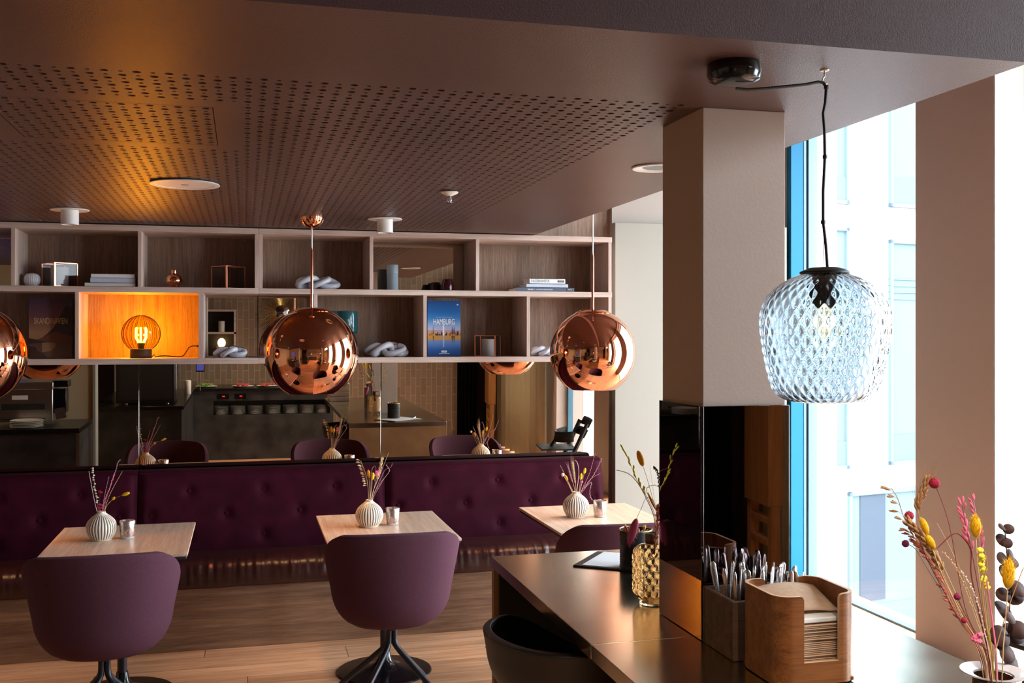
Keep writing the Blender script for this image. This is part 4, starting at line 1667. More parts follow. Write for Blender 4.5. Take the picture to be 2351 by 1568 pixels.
def fuzzy(t, p0, p1, r, col, hairs=120, hl=0.5, name='flower_head'):
    """fluffy ellipsoid head from p0 to p1"""
    d = p1 - p0
    c = MB()
    X = align(d, (p0 + p1) / 2)
    L = d.length
    c.ell((0, 0, 0), 1, 1, 1, 16, 12)
    c.v = [tuple(X @ Vector((v[0] * r * (1 + 0.06 * noise.noise((v[0] * 5, v[1] * 5, v[2] * 5))), v[1] * r * (1 + 0.06 * noise.noise((v[1] * 5, v[2] * 5, 2))), v[2] * L / 2))) for v in c.v]
    for k in range(hairs):
        a, zz = FR.uniform(0, 2 * PI), FR.uniform(-0.9, 0.98)
        q = math.sqrt(1 - zz * zz)
        b_ = Vector((q * math.cos(a) * r, q * math.sin(a) * r, zz * L / 2))
        dd = Vector((q * math.cos(a) * 0.8, q * math.sin(a) * 0.8, 0.75)).normalized() * r * hl * FR.uniform(0.6, 1.4)
        e = Vector((-math.sin(a), math.cos(a), 0)) * r * 0.05
        c.add([X @ (b_ - e), X @ (b_ + e), X @ (b_ + dd)], [(0, 1, 2)])
    return c.build(name, M[col], t, angle=180)


def tail(lab, pts, col, L, r, stem='straw', group=None, hl=0.45, sr=0.0010, hairs=110):
    t, loc = stem_thing('bunny_tail_stem', lab, pts, stem, sr, group=group)
    d = (loc[-1] - loc[-4]).normalized()
    fuzzy(t, loc[-1] - d * 0.002, loc[-1] + d * L, r, col, hairs, hl)
    return t


def globe(lab, pts, col, r, stem='wine', group=None):
    t, loc = stem_thing('globe_flower_stem', lab, pts, stem, 0.0009, group=group)
    d = (loc[-1] - loc[-4]).normalized()
    fuzzy(t, loc[-1] - d * r, loc[-1] + d * r, r, col, 160, 0.3)
    return t


def spikelet(c, p, d, L, r, m=0):
    c.ell((0, 0, 0), r, r, L / 2, 7, 6, m)
    X = align(d, p + d.normalized() * L / 2)
    n = 2 + 7 * 5
    c.v[-n:] = [tuple(X @ Vector(v)) for v in c.v[-n:]]


def wheat(lab, pts, col, frac=0.3, awn=0.05, r=0.0035, group=None):
    t, loc = stem_thing('wheat_stem', lab, pts, col, 0.0011, group=group)
    c = MB()
    n = len(loc)
    i0 = int(n * (1 - frac))
    tot = n - 1 - i0
    for k in range(max(10, tot * 3)):
        u = i0 + tot * k / max(10, tot * 3)
        i = min(n - 2, int(u))
        p = loc[i].lerp(loc[i + 1], u - i)
        d = (loc[i + 1] - loc[i]).normalized()
        s = d.orthogonal().normalized()
        q = (Matrix.Rotation(k * 2.4, 3, d) @ s)
        spikelet(c, p + q * r * 0.6, (d + q * 0.35), r * 5.0, r * 0.82)
        if awn:
            e = p + (d * 1.0 + q * 0.22).normalized() * awn * FR.uniform(0.6, 1.1)
            c.tube([p + q * r, e], [0.0004, 0.00012], 3)
    c.build('ear', M[col], t, angle=80)
    return t


def oats(lab, pts, col, n_=9, side=None, L=0.014, r=0.0024, start=0.4, stem='straw', out=0.012, group=None, name='oat_stem', up=0.25):
    t, loc = stem_thing(name, lab, pts, stem, 0.0009, group=group)
    c = MB()
    n = len(loc)
    for k in range(n_):
        u = (start + (1 - start) * (k + 0.5) / n_) * (n - 1)
        i = min(n - 2, int(u))
        p = loc[i].lerp(loc[i + 1], u - i)
        d = (loc[i + 1] - loc[i]).normalized()
        if side is None:
            q = Matrix.Rotation(FR.uniform(0, 6.28), 3, d) @ d.orthogonal().normalized()
        else:
            q = (Vector(side) + Vector((FR.uniform(-.3, .3), FR.uniform(-.5, .5), FR.uniform(-.3, .3)))).normalized()
        e = p + (q * 0.8 + d * 0.5) * out
        c.tube([p, e], [0.0004, 0.0003], 4)
        dd = (q * 0.9 + d * up + Vector((0, 0, -0.25))).normalized()
        spikelet(c, e, dd, L * FR.uniform(0.8, 1.2), r)
        spikelet(c, e, (dd + Vector((FR.uniform(-.3, .3), FR.uniform(-.3, .3), 0.25))), L * 0.8, r * 0.7)
    c.build('spikelets', M[col], t, angle=80)
    return t


def twig(lab, pts, col, buds=18, br=0.0016, start=0.35, forks=0, group=None, r=0.0009):
    t, loc = stem_thing('budded_twig', lab, pts, col, r, group=group)
    n = len(loc)
    if buds:
        c = MB()
        for k in range(buds):
            u = (start + (1 - start) * k / buds) * (n - 1)
            i = min(n - 2, int(u))
            p = loc[i].lerp(loc[i + 1], u - i)
            d = (loc[i + 1] - loc[i]).normalized()
            q = Matrix.Rotation(k * 2.4, 3, d) @ d.orthogonal().normalized()
            c.ell(p + q * br * 1.1, br, br, br * 1.35, 7, 5)
        c.build('buds', M[col], t, angle=80)
    return t


def leafy(lab, pts, col, n_=10, r=0.02, start=0.15, group=None, name='eucalyptus_stem'):
    t, loc = stem_thing(name, lab, pts, col, 0.0013, group=group)
    n = len(loc)
    for k in range(n_):
        u = (start + (1 - start) * k / (n_ - 1)) * (n - 1)
        i = min(n - 2, int(u))
        p = loc[i].lerp(loc[i + 1], u - i)
        d = (loc[i + 1] - loc[i]).normalized()
        q = Matrix.Rotation(k * 2.5, 3, d) @ d.orthogonal().normalized()
        rr = r * (1.2 - 0.75 * k / n_) * FR.uniform(0.85, 1.1)
        nrm = (d * 0.6 + Vector((FR.uniform(-.5, .5), -0.8, FR.uniform(-.3, .3)))).normalized()
        sx = nrm.cross(q).normalized()
        qq = sx.cross(nrm).normalized()
        c = MB()
        pts_ = [p + qq * rr * 0.9 + nrm * rr * 0.12]
        for a in range(14):
            aa = 2 * PI * a / 14
            pts_.append(p + qq * (rr * 0.9 - rr * 1.0 * math.cos(aa)) + sx * rr * 0.95 * math.sin(aa) - nrm * rr * 0.08 * math.cos(2 * aa))
        c.add(pts_, [(0, 1 + a, 1 + (a + 1) % 14) for a in range(14)])
        c.build('leaf', M[col], t, angle=180, solid=0.0006)
    return t


def cluster(lab, pts, col, k_=7, r=0.006, spread=0.01, stem='straw', group=None, name='blossom_stem', spanf=0.0):
    t, loc = stem_thing(name, lab, pts, stem, 0.0009, group=group)
    c = MB()
    n = len(loc)
    for k in range(k_):
        u = (1 - spanf * (k / max(1, k_ - 1))) * (n - 1)
        i = min(n - 2, int(u))
        p = loc[i].lerp(loc[i + 1], min(1, u - i))
        p = p + Vector((FR.uniform(-1, 1), FR.uniform(-1, 1), FR.uniform(-.6, 1))) * spread
        for a in range(5):
            aa = 2 * PI * a / 5 + k
            dd = Vector((math.cos(aa), math.sin(aa) * 0.6, 0.35 + 0.5 * math.sin(aa)))
            c.ell(p + dd * r * 0.5, r * 0.5, r * 0.32, r * 0.45, 6, 5)
    c.build('blossoms', M[col], t, angle=80)
    return t


def img(ps, w, base=None, jit=0.0):
    """pixel path -> points; w may vary along the path"""
    out = [] if base is None else [Vector(base)]
    for i, p in enumerate(ps):
        ww = w + (p[2] if len(p) > 2 else 0.0)
        out.append(at(p[0], p[1], ww))
    return out


# left table vase
B = (-0.65, 5.225, 0.83)
w = 4.90
bs = lambda dx, dy: (B[0] + dx, B[1] + dy, B[2])
V1 = 'flowers in the left table vase'
twig('bare straw stem leaning furthest left in the left table vase', img([(219, 1160), (204, 1082)], w, bs(-.005, 0)), 'white_fl', 0, group=V1, r=0.0014)
cluster('cream blossom spray leaning left in the left table vase', img([(224, 1160), (218, 1120), (213, 1077)], w, bs(-.004, .004)), 'white_fl', 15, 0.0052, 0.004, spanf=0.62, group=V1)
cluster('dark red blossom just above the left table vase', img([(229, 1160), (229.5, 1130)], w, bs(0, -.004)), 'red', 4, 0.008, 0.004, 'wine', V1)
cluster('crimson flower cluster sitting on the neck of the left table vase', img([(230, 1176), (231, 1160)], w - .02, bs(0, -.006)), 'dark_pink', 10, 0.0075, 0.008, 'wine', V1, spanf=0.9)
twig('short mauve twig upright in the left table vase', img([(238, 1150), (250, 1094)], w + .03, bs(.003, .006)), 'mauve', 16, 0.0013, group=V1)
twig('tallest mauve twig with white buds in the left table vase', img([(243, 1150), (258, 1100), (266, 1080), (270, 1063), (276, 1055)], w, bs(.003, 0)), 'mauve', 22, 0.0016, group=V1)
twig('pink heather sprig in the middle of the left table vase', img([(240, 1150), (252, 1120), (263, 1087)], w + .01, bs(.002, .004)), 'pink', 34, 0.0020, 0.3, group=V1)
twig('bare straw stem leaning right in the left table vase', img([(250, 1140), (281, 1082)], w, bs(.004, 0)), 'straw', 0, 0.0016, 0.6, group=V1, r=0.0013)
tail('long yellow bunny tail leaning right from the left table vase', img([(246, 1160), (262, 1145), (281, 1137)], w - .02, bs(.005, 0)), 'yellow', 0.036, 0.0075, 'olive', V1)
tail('short yellow tail low on the right of the left table vase', img([(243, 1165), (258, 1147)], w - .01, bs(.004, -.003)), 'yellow', 0.016, 0.0065, 'straw', V1)
# middle table vase
B = (0.62, 5.25, 0.83)
w = 5.24
V2 = 'flowers in the middle table vase'
oats('drooping straw oat panicle leaning left in the middle table vase', img([(845, 1120), (840, 1090), (829, 1059)], w, bs(-.004, 0)), 'straw', 16, (-1, 0, 0.1), 0.017, 0.0026, 0.35, 'straw', 0.014, V2)
tail('orange bunny tail in the middle table vase', img([(849, 1130), (847, 1097)], w - .02, bs(-.002, 0)), 'ochre', 0.040, 0.0085, 'straw', V2)
tail('yellow bunny tail right of the orange one in the middle table vase', img([(852, 1130), (855, 1101)], w - .03, bs(0, -.003)), 'yellow', 0.036, 0.0085, 'straw', V2)
cluster('coral pink flower near the top of the middle table vase', img([(857, 1130), (867, 1082)], w, bs(.002, 0)), 'pink', 7, 0.009, 0.007, 'straw', V2, spanf=0.12)
wheat('wheat ear with long whiskers in the middle table vase', img([(856, 1130), (868, 1095), (877, 1054)], w + .02, bs(.003, .003)), 'straw', 0.38, 0.055, 0.0036, V2)
twig('curly bare twig leaning furthest right in the middle table vase', img([(860, 1130), (876, 1095), (885, 1078), (897, 1073), (901, 1062)], w, bs(.004, 0)), 'mauve', 6, 0.0012, group=V2)
twig('mauve twig bowing right in the middle table vase', img([(858, 1135), (874, 1108), (890, 1088), (894, 1078), (886, 1067)], w + .03, bs(.004, .003)), 'mauve', 22, 0.0016, 0.3, group=V2)
twig('thin mauve twig low on the right of the middle table vase', img([(856, 1145), (868, 1122), (884, 1095)], w - .02, bs(.003, -.003)), 'mauve', 14, 0.0013, group=V2)
twig('bare straw stem rising highest from the middle table vase', img([(856, 1130), (872, 1090), (892, 1040)], w + .04, bs(.002, .005)), 'straw', 0, group=V2)
twig('thin looping straw stem in the middle table vase', img([(851, 1130), (853, 1085), (858, 1071), (863, 1075), (860, 1105)], w + .02, bs(-.001, .003)), 'straw', 0, group=V2)
# right table vase
B = (1.72, 5.245, 0.83)
w = 5.51
V3 = 'flowers in the right table vase'
tail('mustard bunny tail leaning left in the right table vase', img([(1314, 1125), (1303, 1103)], w, bs(-.005, 0)), 'ochre', 0.034, 0.0075, 'ochre', V3)
twig('bare yellow stem poking furthest left from the right table vase', img([(1312, 1125), (1298, 1092), (1286, 1068)], w + .03, bs(-.005, .003)), 'straw', 0, group=V3, r=0.0014)
globe('white ball flower on the left of the right table vase', img([(1313, 1128), (1302, 1106), (1292, 1090)], w - .02, bs(-.004, -.002)), 'white_fl', 0.0085, 'straw', V3)
wheat('feathery grass plume at the top of the right table vase', img([(1322, 1120), (1318, 1090), (1315, 1064)], w, bs(-.001, 0)), 'straw', 0.55, 0.06, 0.0022, V3)
wheat('pale feathery grass leaning left in the right table vase', img([(1319, 1122), (1312, 1098), (1304, 1070)], w + .03, bs(-.003, .004)), 'mauve', 0.45, 0.04, 0.0015, V3)
twig('mauve curved leaf blade in the right table vase', img([(1325, 1120), (1329, 1085), (1326, 1064), (1320, 1056)], w + .02, bs(0, .004)), 'mauve', 0, group=V3, r=0.0022)
tail('upper yellow bunny tail in the right table vase', img([(1332, 1125), (1341, 1087)], w, bs(.003, 0)), 'yellow', 0.03, 0.0075, 'straw', V3)
tail('lower yellow bunny tail in the right table vase', img([(1329, 1128), (1333, 1101)], w - .02, bs(.002, -.002)), 'yellow', 0.034, 0.0075, 'straw', V3)
cluster('little pink flower low in the right table vase', img([(1330, 1128), (1336, 1107)], w - .03, bs(.002, -.004)), 'pink', 4, 0.007, 0.003, 'straw', V3)
twig('tallest budded twig leaning right in the right table vase', img([(1338, 1120), (1352, 1090), (1358, 1072), (1367, 1038)], w, bs(.004, 0)), 'mauve', 16, 0.0014, 0.25, group=V3)
twig('budded twig reaching furthest right in the right table vase', img([(1340, 1120), (1358, 1098), (1372, 1074), (1382, 1052)], w + .02, bs(.005, .002)), 'mauve', 26, 0.0018, 0.2, group=V3)
twig('low slanting twig on the right of the right table vase', img([(1342, 1122), (1356, 1100), (1379, 1086)], w - .02, bs(.005, -.002)), 'mauve', 8, 0.0013, 0.3, group=V3)
twig('budded twig drooping towards the cup beside the right table vase', img([(1340, 1125), (1350, 1112), (1358, 1109), (1354, 1128), (1356, 1142), (1361, 1148)], w - .03, bs(.005, -.003)), 'mauve', 24, 0.0018, 0.2, group=V3)
# ------------------------------------------------------------------ things on the brass counter
# clipboard with paper
bx, by = 1.359, 3.475
ang = math.atan2(-0.62, 0.78)
t = thing('clipboard', 'black clipboard with a white sheet lying on the brass counter', 'clipboard', (bx, by, ZK), ang)
c = MB()
c.box(-0.185, 0.185, -0.13, 0.13, 0.0, 0.005)
c.build('board', M['black_mat'], t, bevel=0.001)
c = MB()
c.box(-0.155, 0.165, -0.118, 0.124, 0.0052, 0.0068)
c.build('paper_sheet', M['paper'], t, smooth=False)
c = MB()
c.box(0.150, 0.178, -0.05, 0.05, 0.007, 0.011)
c.tube([(0.18, -0.045, 0.012), (0.18, 0.045, 0.012)], 0.006, 8)
c.build('clip', M['steel'], t)

kx, ky = 1.33, 3.385
t = thing('tin_can', 'black ribbed tin can with a gold rim holding pencils', 'can', (kx, ky, ZK + 0.0068))
c = MB()
pr = [(0, 0), (0.054, 0), (0.0565, 0.003)]
for k in range(9):
    z = 0.012 + k * 0.0085
    pr += [(0.0565, z), (0.0545, z + 0.004)]
pr += [(0.0565, 0.092), (0.0565, 0.134), (0.054, 0.134), (0.054, 0.01), (0, 0.01)]
c.lathe(pr, 56)
c.build('body', M['black_mat'], t, angle=30)
c = MB()
c.tube([(0.0565 * math.cos(2 * PI * k / 48), 0.0565 * math.sin(2 * PI * k / 48), 0.1345) for k in range(48)], 0.0026, 8, closed=True)
c.build('rim', M['gold'], t)
PC = [('wine', 'dark red'), ('green', 'green'), ('orange', 'orange'), ('yellow', 'yellow'), ('red', 'red'), ('sky', 'blue'), ('straw', 'bare wood'), ('ochre', 'mustard'), ('plum', 'plum')]
for k, (col, nm) in enumerate(PC):
    a = 2 * PI * k / len(PC) + 0.4
    r0, r1 = 0.02, 0.043
    L = 0.148 + 0.012 * math.sin(k * 2.1)
    p0 = Vector((r0 * math.cos(a + 2.6), r0 * math.sin(a + 2.6), 0.011))
    p1 = Vector((r1 * math.cos(a), r1 * math.sin(a), L))
    d = (p1 - p0).normalized()
    q = thing('pencil', '%s pencil standing in the black tin can' % nm, 'pencil', (kx, ky, ZK + 0.0068), 0, 'pencils in the tin can')
    c = MB()
    c.tube([p0, p1 - d * 0.012], 0.0038, 6)
    c.build('barrel', M[col], q, angle=20)
    c = MB()
    c.tube([p1 - d * 0.0118, p1 - d * 0.003], [0.0036, 0.001], 6)
    c.build('tip', M['straw'], q)

# honeycomb amber vase
vx, vy = 1.212, 2.945
t = thing('honeycomb_vase', 'amber honeycomb glass bottle vase standing behind the pillar', 'vase', (vx, vy, ZK))
vp = resample([(0.0, 0.0), (0.036, 0.0), (0.040, 0.004), (0.042, 0.012), (0.052, 0.022), (0.061, 0.036), (0.0625, 0.055), (0.0625, 0.135), (0.0615, 0.152), (0.055, 0.168), (0.04, 0.178), (0.021, 0.183)], 60)
c = MB()
NU = 140


def hexd(a, z):
    s = 0.0135
    u, v = a * 0.0625, z
    best = 9
    r0 = math.floor(v / (s * 1.5))
    n = round(2 * PI * 0.0625 / (s * 1.732))
    su = 2 * PI * 0.0625 / n
    for rr in (r0 - 1, r0, r0 + 1, r0 + 2):
        cv = rr * s * 1.5
        off = su / 2 if rr % 2 else 0
        k = round((u - off) / su)
        for kk in (k - 1, k, k + 1):
            du = u - (kk * su + off)
            best = min(best, math.hypot(du, v - cv))
    return best / s


def hv(i, j):
    r, z = vp[j]
    a = 2 * PI * i / NU
    q = hexd(a, z)
    fade = min(1, max(0, (z - 0.02) / 0.012)) * min(1, max(0, (0.17 - z) / 0.012))
    r = max(0.0003, r - 0.0032 * fade * min(1, max(0, (q - 0.45) / 0.35)))
    return (r * math.cos(a), r * math.sin(a), z)


c.grid(hv, NU, 60, wrap=True)
ins = [(max(0.0003, r - 0.0045), max(z, 0.006)) for r, z in vp][::-1]
c.lathe(ins, 70, cap0=False, cap1=False)
c.build('body', M['honey'], t, angle=80)
c = MB()
c.lathe([(0.021, 0.184), (0.0225, 0.186), (0.0225, 0.212), (0.0205, 0.214), (0.0205, 0.184)], 32, cap0=False, cap1=False)
c.build('brass_neck', M['brass_edge'], t)
c = MB()
c.lathe([(0.021, 0.2145), (0.036, 0.216), (0.038, 0.218), (0.036, 0.2195), (0.021, 0.2185), (0.021, 0.2145)], 40, cap0=False, cap1=False)
c.build('glass_rim', M['box_glass'], t)
B = (vx, vy, ZK + 0.10)
w = 3.12
VA = 'flowers in the honeycomb vase'
tail('fat yellow bunny tail at the top left of the honeycomb vase', img([(1508, 1195), (1500, 1150), (1486, 1100), (1476, 1069)], w, (vx, vy, ZK + .12)), 'ochre', 0.048, 0.0095, 'straw', VA, 0.25)
oats('lemon yellow grass spray leaning left from the honeycomb vase', img([(1506, 1200), (1490, 1150), (1466, 1110), (1450, 1072), (1433, 1034)], w - .03, (vx, vy, ZK + .12)), 'lemon', 12, (-0.3, 0, 0.8), 0.020, 0.0028, 0.42, 'olive', 0.006, VA)
twig('curved brown leaf blade reaching furthest left from the honeycomb vase', img([(1504, 1200), (1482, 1140), (1462, 1106), (1442, 1087), (1415, 1079)], w + .03, (vx, vy, ZK + .12)), 'tan', 0, group=VA, r=0.0016)
t_, loc = stem_thing('pampas_plume_stem', 'pink fluffy plume hanging in front of the tin can', img([(1510, 1200), (1500, 1150), (1484, 1143), (1472, 1168), (1462, 1190), (1452, 1222)], w, (vx, vy, ZK + .12)), 'wine', 0.0009, group=VA)
fuzzy(t_, loc[-7] , loc[-1] + (loc[-1] - loc[-3]) * 3.2, 0.0125, 'pink', 240, 0.9, 'plume')
twig('curly straw tendril from the honeycomb vase', img([(1508, 1190), (1498, 1150), (1484, 1128), (1490, 1117), (1502, 1114), (1514, 1117)], w + .02, (vx, vy, ZK + .12)), 'straw', 14, 0.0012, 0.3, group=VA)
twig('dark budded twig beside the pillar in the honeycomb vase', img([(1512, 1190), (1513, 1120), (1510, 1085), (1500, 1072)], w - .03, (vx, vy, ZK + .12)), 'leaf_brown', 22, 0.0022, 0.5, group=VA)
tail('narrow mustard tail low in the honeycomb vase', img([(1509, 1195), (1504, 1168)], w - .04, (vx, vy, ZK + .12)), 'ochre', 0.055, 0.0038, 'straw', VA, 0.2)
twig('thin straw blade upright in the honeycomb vase', img([(1509, 1190), (1500, 1130), (1492, 1062)], w + .05, (vx, vy, ZK + .12)), 'white_fl', 0, group=VA, r=0.0006)
wheat('pink grass ear low against the pillar in the honeycomb vase', img([(1510, 1200), (1512, 1165)], w - .05, (vx, vy, ZK + .12)), 'rust', 0.7, 0.0, 0.003, VA)
oats('tall straw grass spray above the honeycomb vase, behind the pillar', img([(1516, 1190), (1530, 1100), (1548, 1010)], w + .06, (vx, vy, ZK + .12)), 'straw', 14, None, 0.016, 0.0026, 0.3, 'straw', 0.014, VA)
oats('tall yellow grass spray above the honeycomb vase, behind the pillar', img([(1520, 1190), (1545, 1110), (1580, 1030)], w + .08, (vx, vy, ZK + .12)), 'ochre', 12, None, 0.016, 0.003, 0.3, 'straw', 0.012, VA)

# cutlery caddy
qx0, qx1, qy0, qy1 = 1.188, 1.442, 2.362, 2.541
t = thing('cutlery_caddy', 'dark stained wooden cutlery box against the pillar', 'cutlery box', (qx0, qy0, ZK))
W, D, H = qx1 - qx0, qy1 - qy0, 0.15
c = MB()
e = 0.013
c.box(0, W, 0, e, 0, H)
c.box(0, W, D - e, D, 0, H)
c.box(0, e, e, D - e, 0, H)
c.box(W - e, W, e, D - e, 0, H)
c.build('side_walls', M['crate'], t, bevel=0.003)
c = MB()
c.box(W / 2 - 0.005, W / 2 + 0.005, e, D - e, 0.008, H - 0.01)
c.build('partition', M['crate'], t, bevel=0.002)
c = MB()
c.box(e, W - e, e, D - e, 0, 0.008)
c.build('bottom', M['crate'], t, smooth=False)


def make_knife():
    c = MB()
    # handle up, z along the length
    secs = [(0.0, 0.0085, 0.0012), (0.01, 0.0095, 0.0014), (0.09, 0.0075, 0.0018), (0.1, 0.0062, 0.003), (0.13, 0.0068, 0.004), (0.19, 0.0085, 0.0046), (0.206, 0.008, 0.0042), (0.212, 0.004, 0.002)]
    c.grid(lambda i, j: (secs[j][1] * math.cos(2 * PI * i / 14), secs[j][2] * math.sin(2 * PI * i / 14), secs[j][0]), 14, len(secs) - 1, wrap=True)
    n = len(secs) - 1
    c.f.append(tuple(range(13, -1, -1)))
    c.f.append(tuple(n * 14 + i for i in range(14)))
    c.mi += [0, 0]
    return c


def make_spoon():
    c = MB()
    secs = [(0.0, 0.003, 0.001), (0.012, 0.016, 0.003), (0.03, 0.0195, 0.004), (0.05, 0.014, 0.003), (0.062, 0.005, 0.002), (0.1, 0.0035, 0.0022), (0.15, 0.0055, 0.0020), (0.185, 0.0085, 0.0017), (0.198, 0.007, 0.0014), (0.203, 0.003, 0.001)]
    c.grid(lambda i, j: (secs[j][1] * math.cos(2 * PI * i / 14), secs[j][2] * math.sin(2 * PI * i / 14) + 0.004 * math.sin(secs[j][0] * 14), secs[j][0]), 14, len(secs) - 1, wrap=True)
    n = len(secs) - 1
    c.f.append(tuple(range(13, -1, -1)))
    c.f.append(tuple(n * 14 + i for i in range(14)))
    c.mi += [0, 0]
    return c


rc = random.Random(5)
kn = sp_ = None


def place_cut(first, maker, name, label, group, x, y, lx, ly, rz):
    p0 = Vector((x - lx * 0.12, y - ly * 0.12, ZK + 0.0105))
    d = Vector((lx, ly, 1)).normalized()
    Q = align(d, p0) @ RZ(rz)
    if first is None:
        o = maker().build(name, M['cutlery'], angle=60)
        tag(o, label, 'cutlery', group)
    else:
        o = first.copy()
        COL.objects.link(o)
    o.matrix_world = Q
    return o


for k in range(9):
    x = qx0 + 0.024 + (k % 3) * 0.036 + rc.uniform(-.004, .004)
    y = qy0 + 0.030 + (k // 3) * 0.055 + rc.uniform(-.004, .004)
    lx, ly = rc.uniform(-0.22, 0.10), rc.uniform(-0.16, 0.12)
    if k == 0:
        lx, ly = -0.1, -0.1
    o = place_cut(kn, make_knife, 'table_knife', 'steel knife handle up in the left half of the cutlery box', 'knives in the cutlery box', x, y, lx, ly, rc.uniform(0, 3))
    kn = kn or o
for k in range(14):
    x = qx0 + 0.150 + (k % 5) * 0.019 + rc.uniform(-.003, .003)
    y = qy0 + 0.030 + (k // 5) * 0.055 + rc.uniform(-.004, .004)
    o = place_cut(sp_, make_spoon, 'spoon', 'steel spoon handle up in the right half of the cutlery box', 'spoons in the cutlery box', x, y, rc.uniform(-0.22, 0.2), rc.uniform(-0.1, 0.1), rc.uniform(1.2, 1.9))
    sp_ = sp_ or o

# napkin holder (bent plywood)
nx0, nx1, ny0, ny1, nh = 1.196, 1.408, 2.152, 2.345, 0.208
t = thing('napkin_holder', 'bent plywood napkin holder at the corner of the brass counter', 'napkin holder', (nx0, ny0, ZK))
W, D = nx1 - nx0, ny1 - ny0
rad = 0.042
path = []


def arc(cx_, cy_, a0, a1, n=10):
    for k in range(n + 1):
        a = a0 + (a1 - a0) * k / n
        path.append((cx_ + rad * math.cos(a), cy_ + rad * math.sin(a), 'c'))


cut0, cut1 = 0.068, 0.160
low = 0.052
lip = 0.010


def seg(x0, y0, x1, y1, n):
    for k in range(1, n):
        path.append((x0 + (x1 - x0) * k / n, y0 + (y1 - y0) * k / n, 's'))


arc(rad, rad, PI, 1.5 * PI)
for x, hgt in ((cut0 - lip, None), (cut0 - lip * 0.3, 'e1'), (cut0 - 0.0001, 'e2'), (cut0, 'l'), (cut0 + 0.04, 'l'), (cut1, 'l'), (cut1 + 0.0001, 'e2'), (cut1 + lip * 0.3, 'e1'), (cut1 + lip, None)):
    path.append((x, 0.0, hgt))
arc(W - rad, rad, 1.5 * PI, 2 * PI)
seg(W, rad, W, D - rad, 4)
arc(W - rad, D - rad, 0, PI / 2)
for x, hgt in ((cut1 + lip, None), (cut1 + lip * 0.3, 'e1'), (cut1 + 0.0001, 'e2'), (cut1, 'l'), (cut0 + 0.04, 'l'), (cut0, 'l'), (cut0 - 0.0001, 'e2'), (cut0 - lip * 0.3, 'e1'), (cut0 - lip, None)):
    path.append((x, D, hgt))
arc(rad, D - rad, PI / 2, PI)
seg(0, D - rad, 0, rad, 4)
hm = {'l': low, 'e2': nh - lip, 'e1': nh - lip * 0.3}
n = len(path)
th = 0.0085
ctr = Vector((W / 2, D / 2))


def inner(x, y):
    cxq = min(max(x, rad), W - rad)
    cyq = min(max(y, rad), D - rad)
    dd = Vector((x - cxq, y - cyq))
    if dd.length < 1e-6:
        dd = Vector((0, -1 if y < D / 2 else 1)) if abs(y - D / 2) > abs(x - W / 2) else Vector((-1 if x < W / 2 else 1, 0))
    dd.normalize()
    return (x - dd.x * th, y - dd.y * th)


c = MB()
vo, vi = [], []
rows = [0.0, 0.5, 1.0]
for (x, y, hh) in path:
    H_ = hm.get(hh, nh)
    xi, yi = inner(x, y)
    c.v += [(x, y, 0.0), (x, y, H_), (xi, yi, H_), (xi, yi, 0.0)]
for i in range(n):
    j = (i + 1) % n
    a, b_ = i * 4, j * 4
    c.f += [(a, b_, b_ + 1, a + 1), (a + 1, b_ + 1, b_ + 2, a + 2), (a + 2, b_ + 2, b_ + 3, a + 3), (a + 3, b_ + 3, b_, a)]
    c.mi += [0, 1, 0, 1]
c.build('wall', [M['plywood'], M['ply_edge']], t, angle=35)
c = MB()
c.box(th, W - th, th, D - th, 0.0, 0.008)
c.build('bottom', M['plywood'], t, smooth=False)
for i, (x, y) in enumerate(((0.03, 0.03), (W - 0.03, 0.03), (W - .03, D - .03), (.03, D - .03))):
    c = MB()
    c.box(x - 0.012, x + 0.012, y - 0.012, y + 0.012, -0.003, 0.0)
    c.build('pad', M['black_mat'], t, smooth=False)
t.location.z = ZK + 0.003
nap = None
z = ZK + 0.003 + 0.0095
for k in range(30):
    if nap is None:
        c = MB()
        c.grid(lambda i, j: (0.086 * (i / 8 * 2 - 1), 0.079 * (j / 8 * 2 - 1), 0.0006 * math.sin(i * 1.3) * math.sin(j * 1.1)), 8, 8)
        nap = c.build('paper_napkin', M['kraft'], solid=0.0029, angle=180)
        tag(nap, 'folded brown paper napkin in the stack in the plywood holder', 'napkin', 'brown napkins in the plywood holder')
        o = nap
    else:
        o = nap.copy()
        COL.objects.link(o)
    o.location = (nx0 + W / 2 + rc.uniform(-.003, .003), ny0 + D / 2 + rc.uniform(-.003, .003), z + 0.003)
    o.rotation_euler = (0, 0, rc.uniform(-0.03, 0.03))
    z += 0.0042
c = MB()
c.box(-0.080, 0.080, -0.080, 0.07, 0, 0.012)
t = c.build('white_napkin', M['paper'], loc=(nx0 + W / 2, ny0 + D / 2, z + 0.003), bevel=0.003)
tag(t, 'white folded napkin lying across the brown napkin stack', 'napkin')
t.rotation_euler = (0, 0, 0.02)
c = MB()
c.grid(lambda i, j: (0.086 * (i / 10 * 2 - 1), -0.05 + 0.125 * j / 10, 0.036 * (j / 10) + 0.010 * math.sin(i / 10 * PI)), 10, 10)
t = c.build('paper_napkin', M['kraft'], loc=(nx0 + W / 2, ny0 + D / 2, z + 0.018), solid=0.003, angle=180)
tag(t, 'brown paper napkin tilted up on top of the holder', 'napkin', 'brown napkins in the plywood holder')

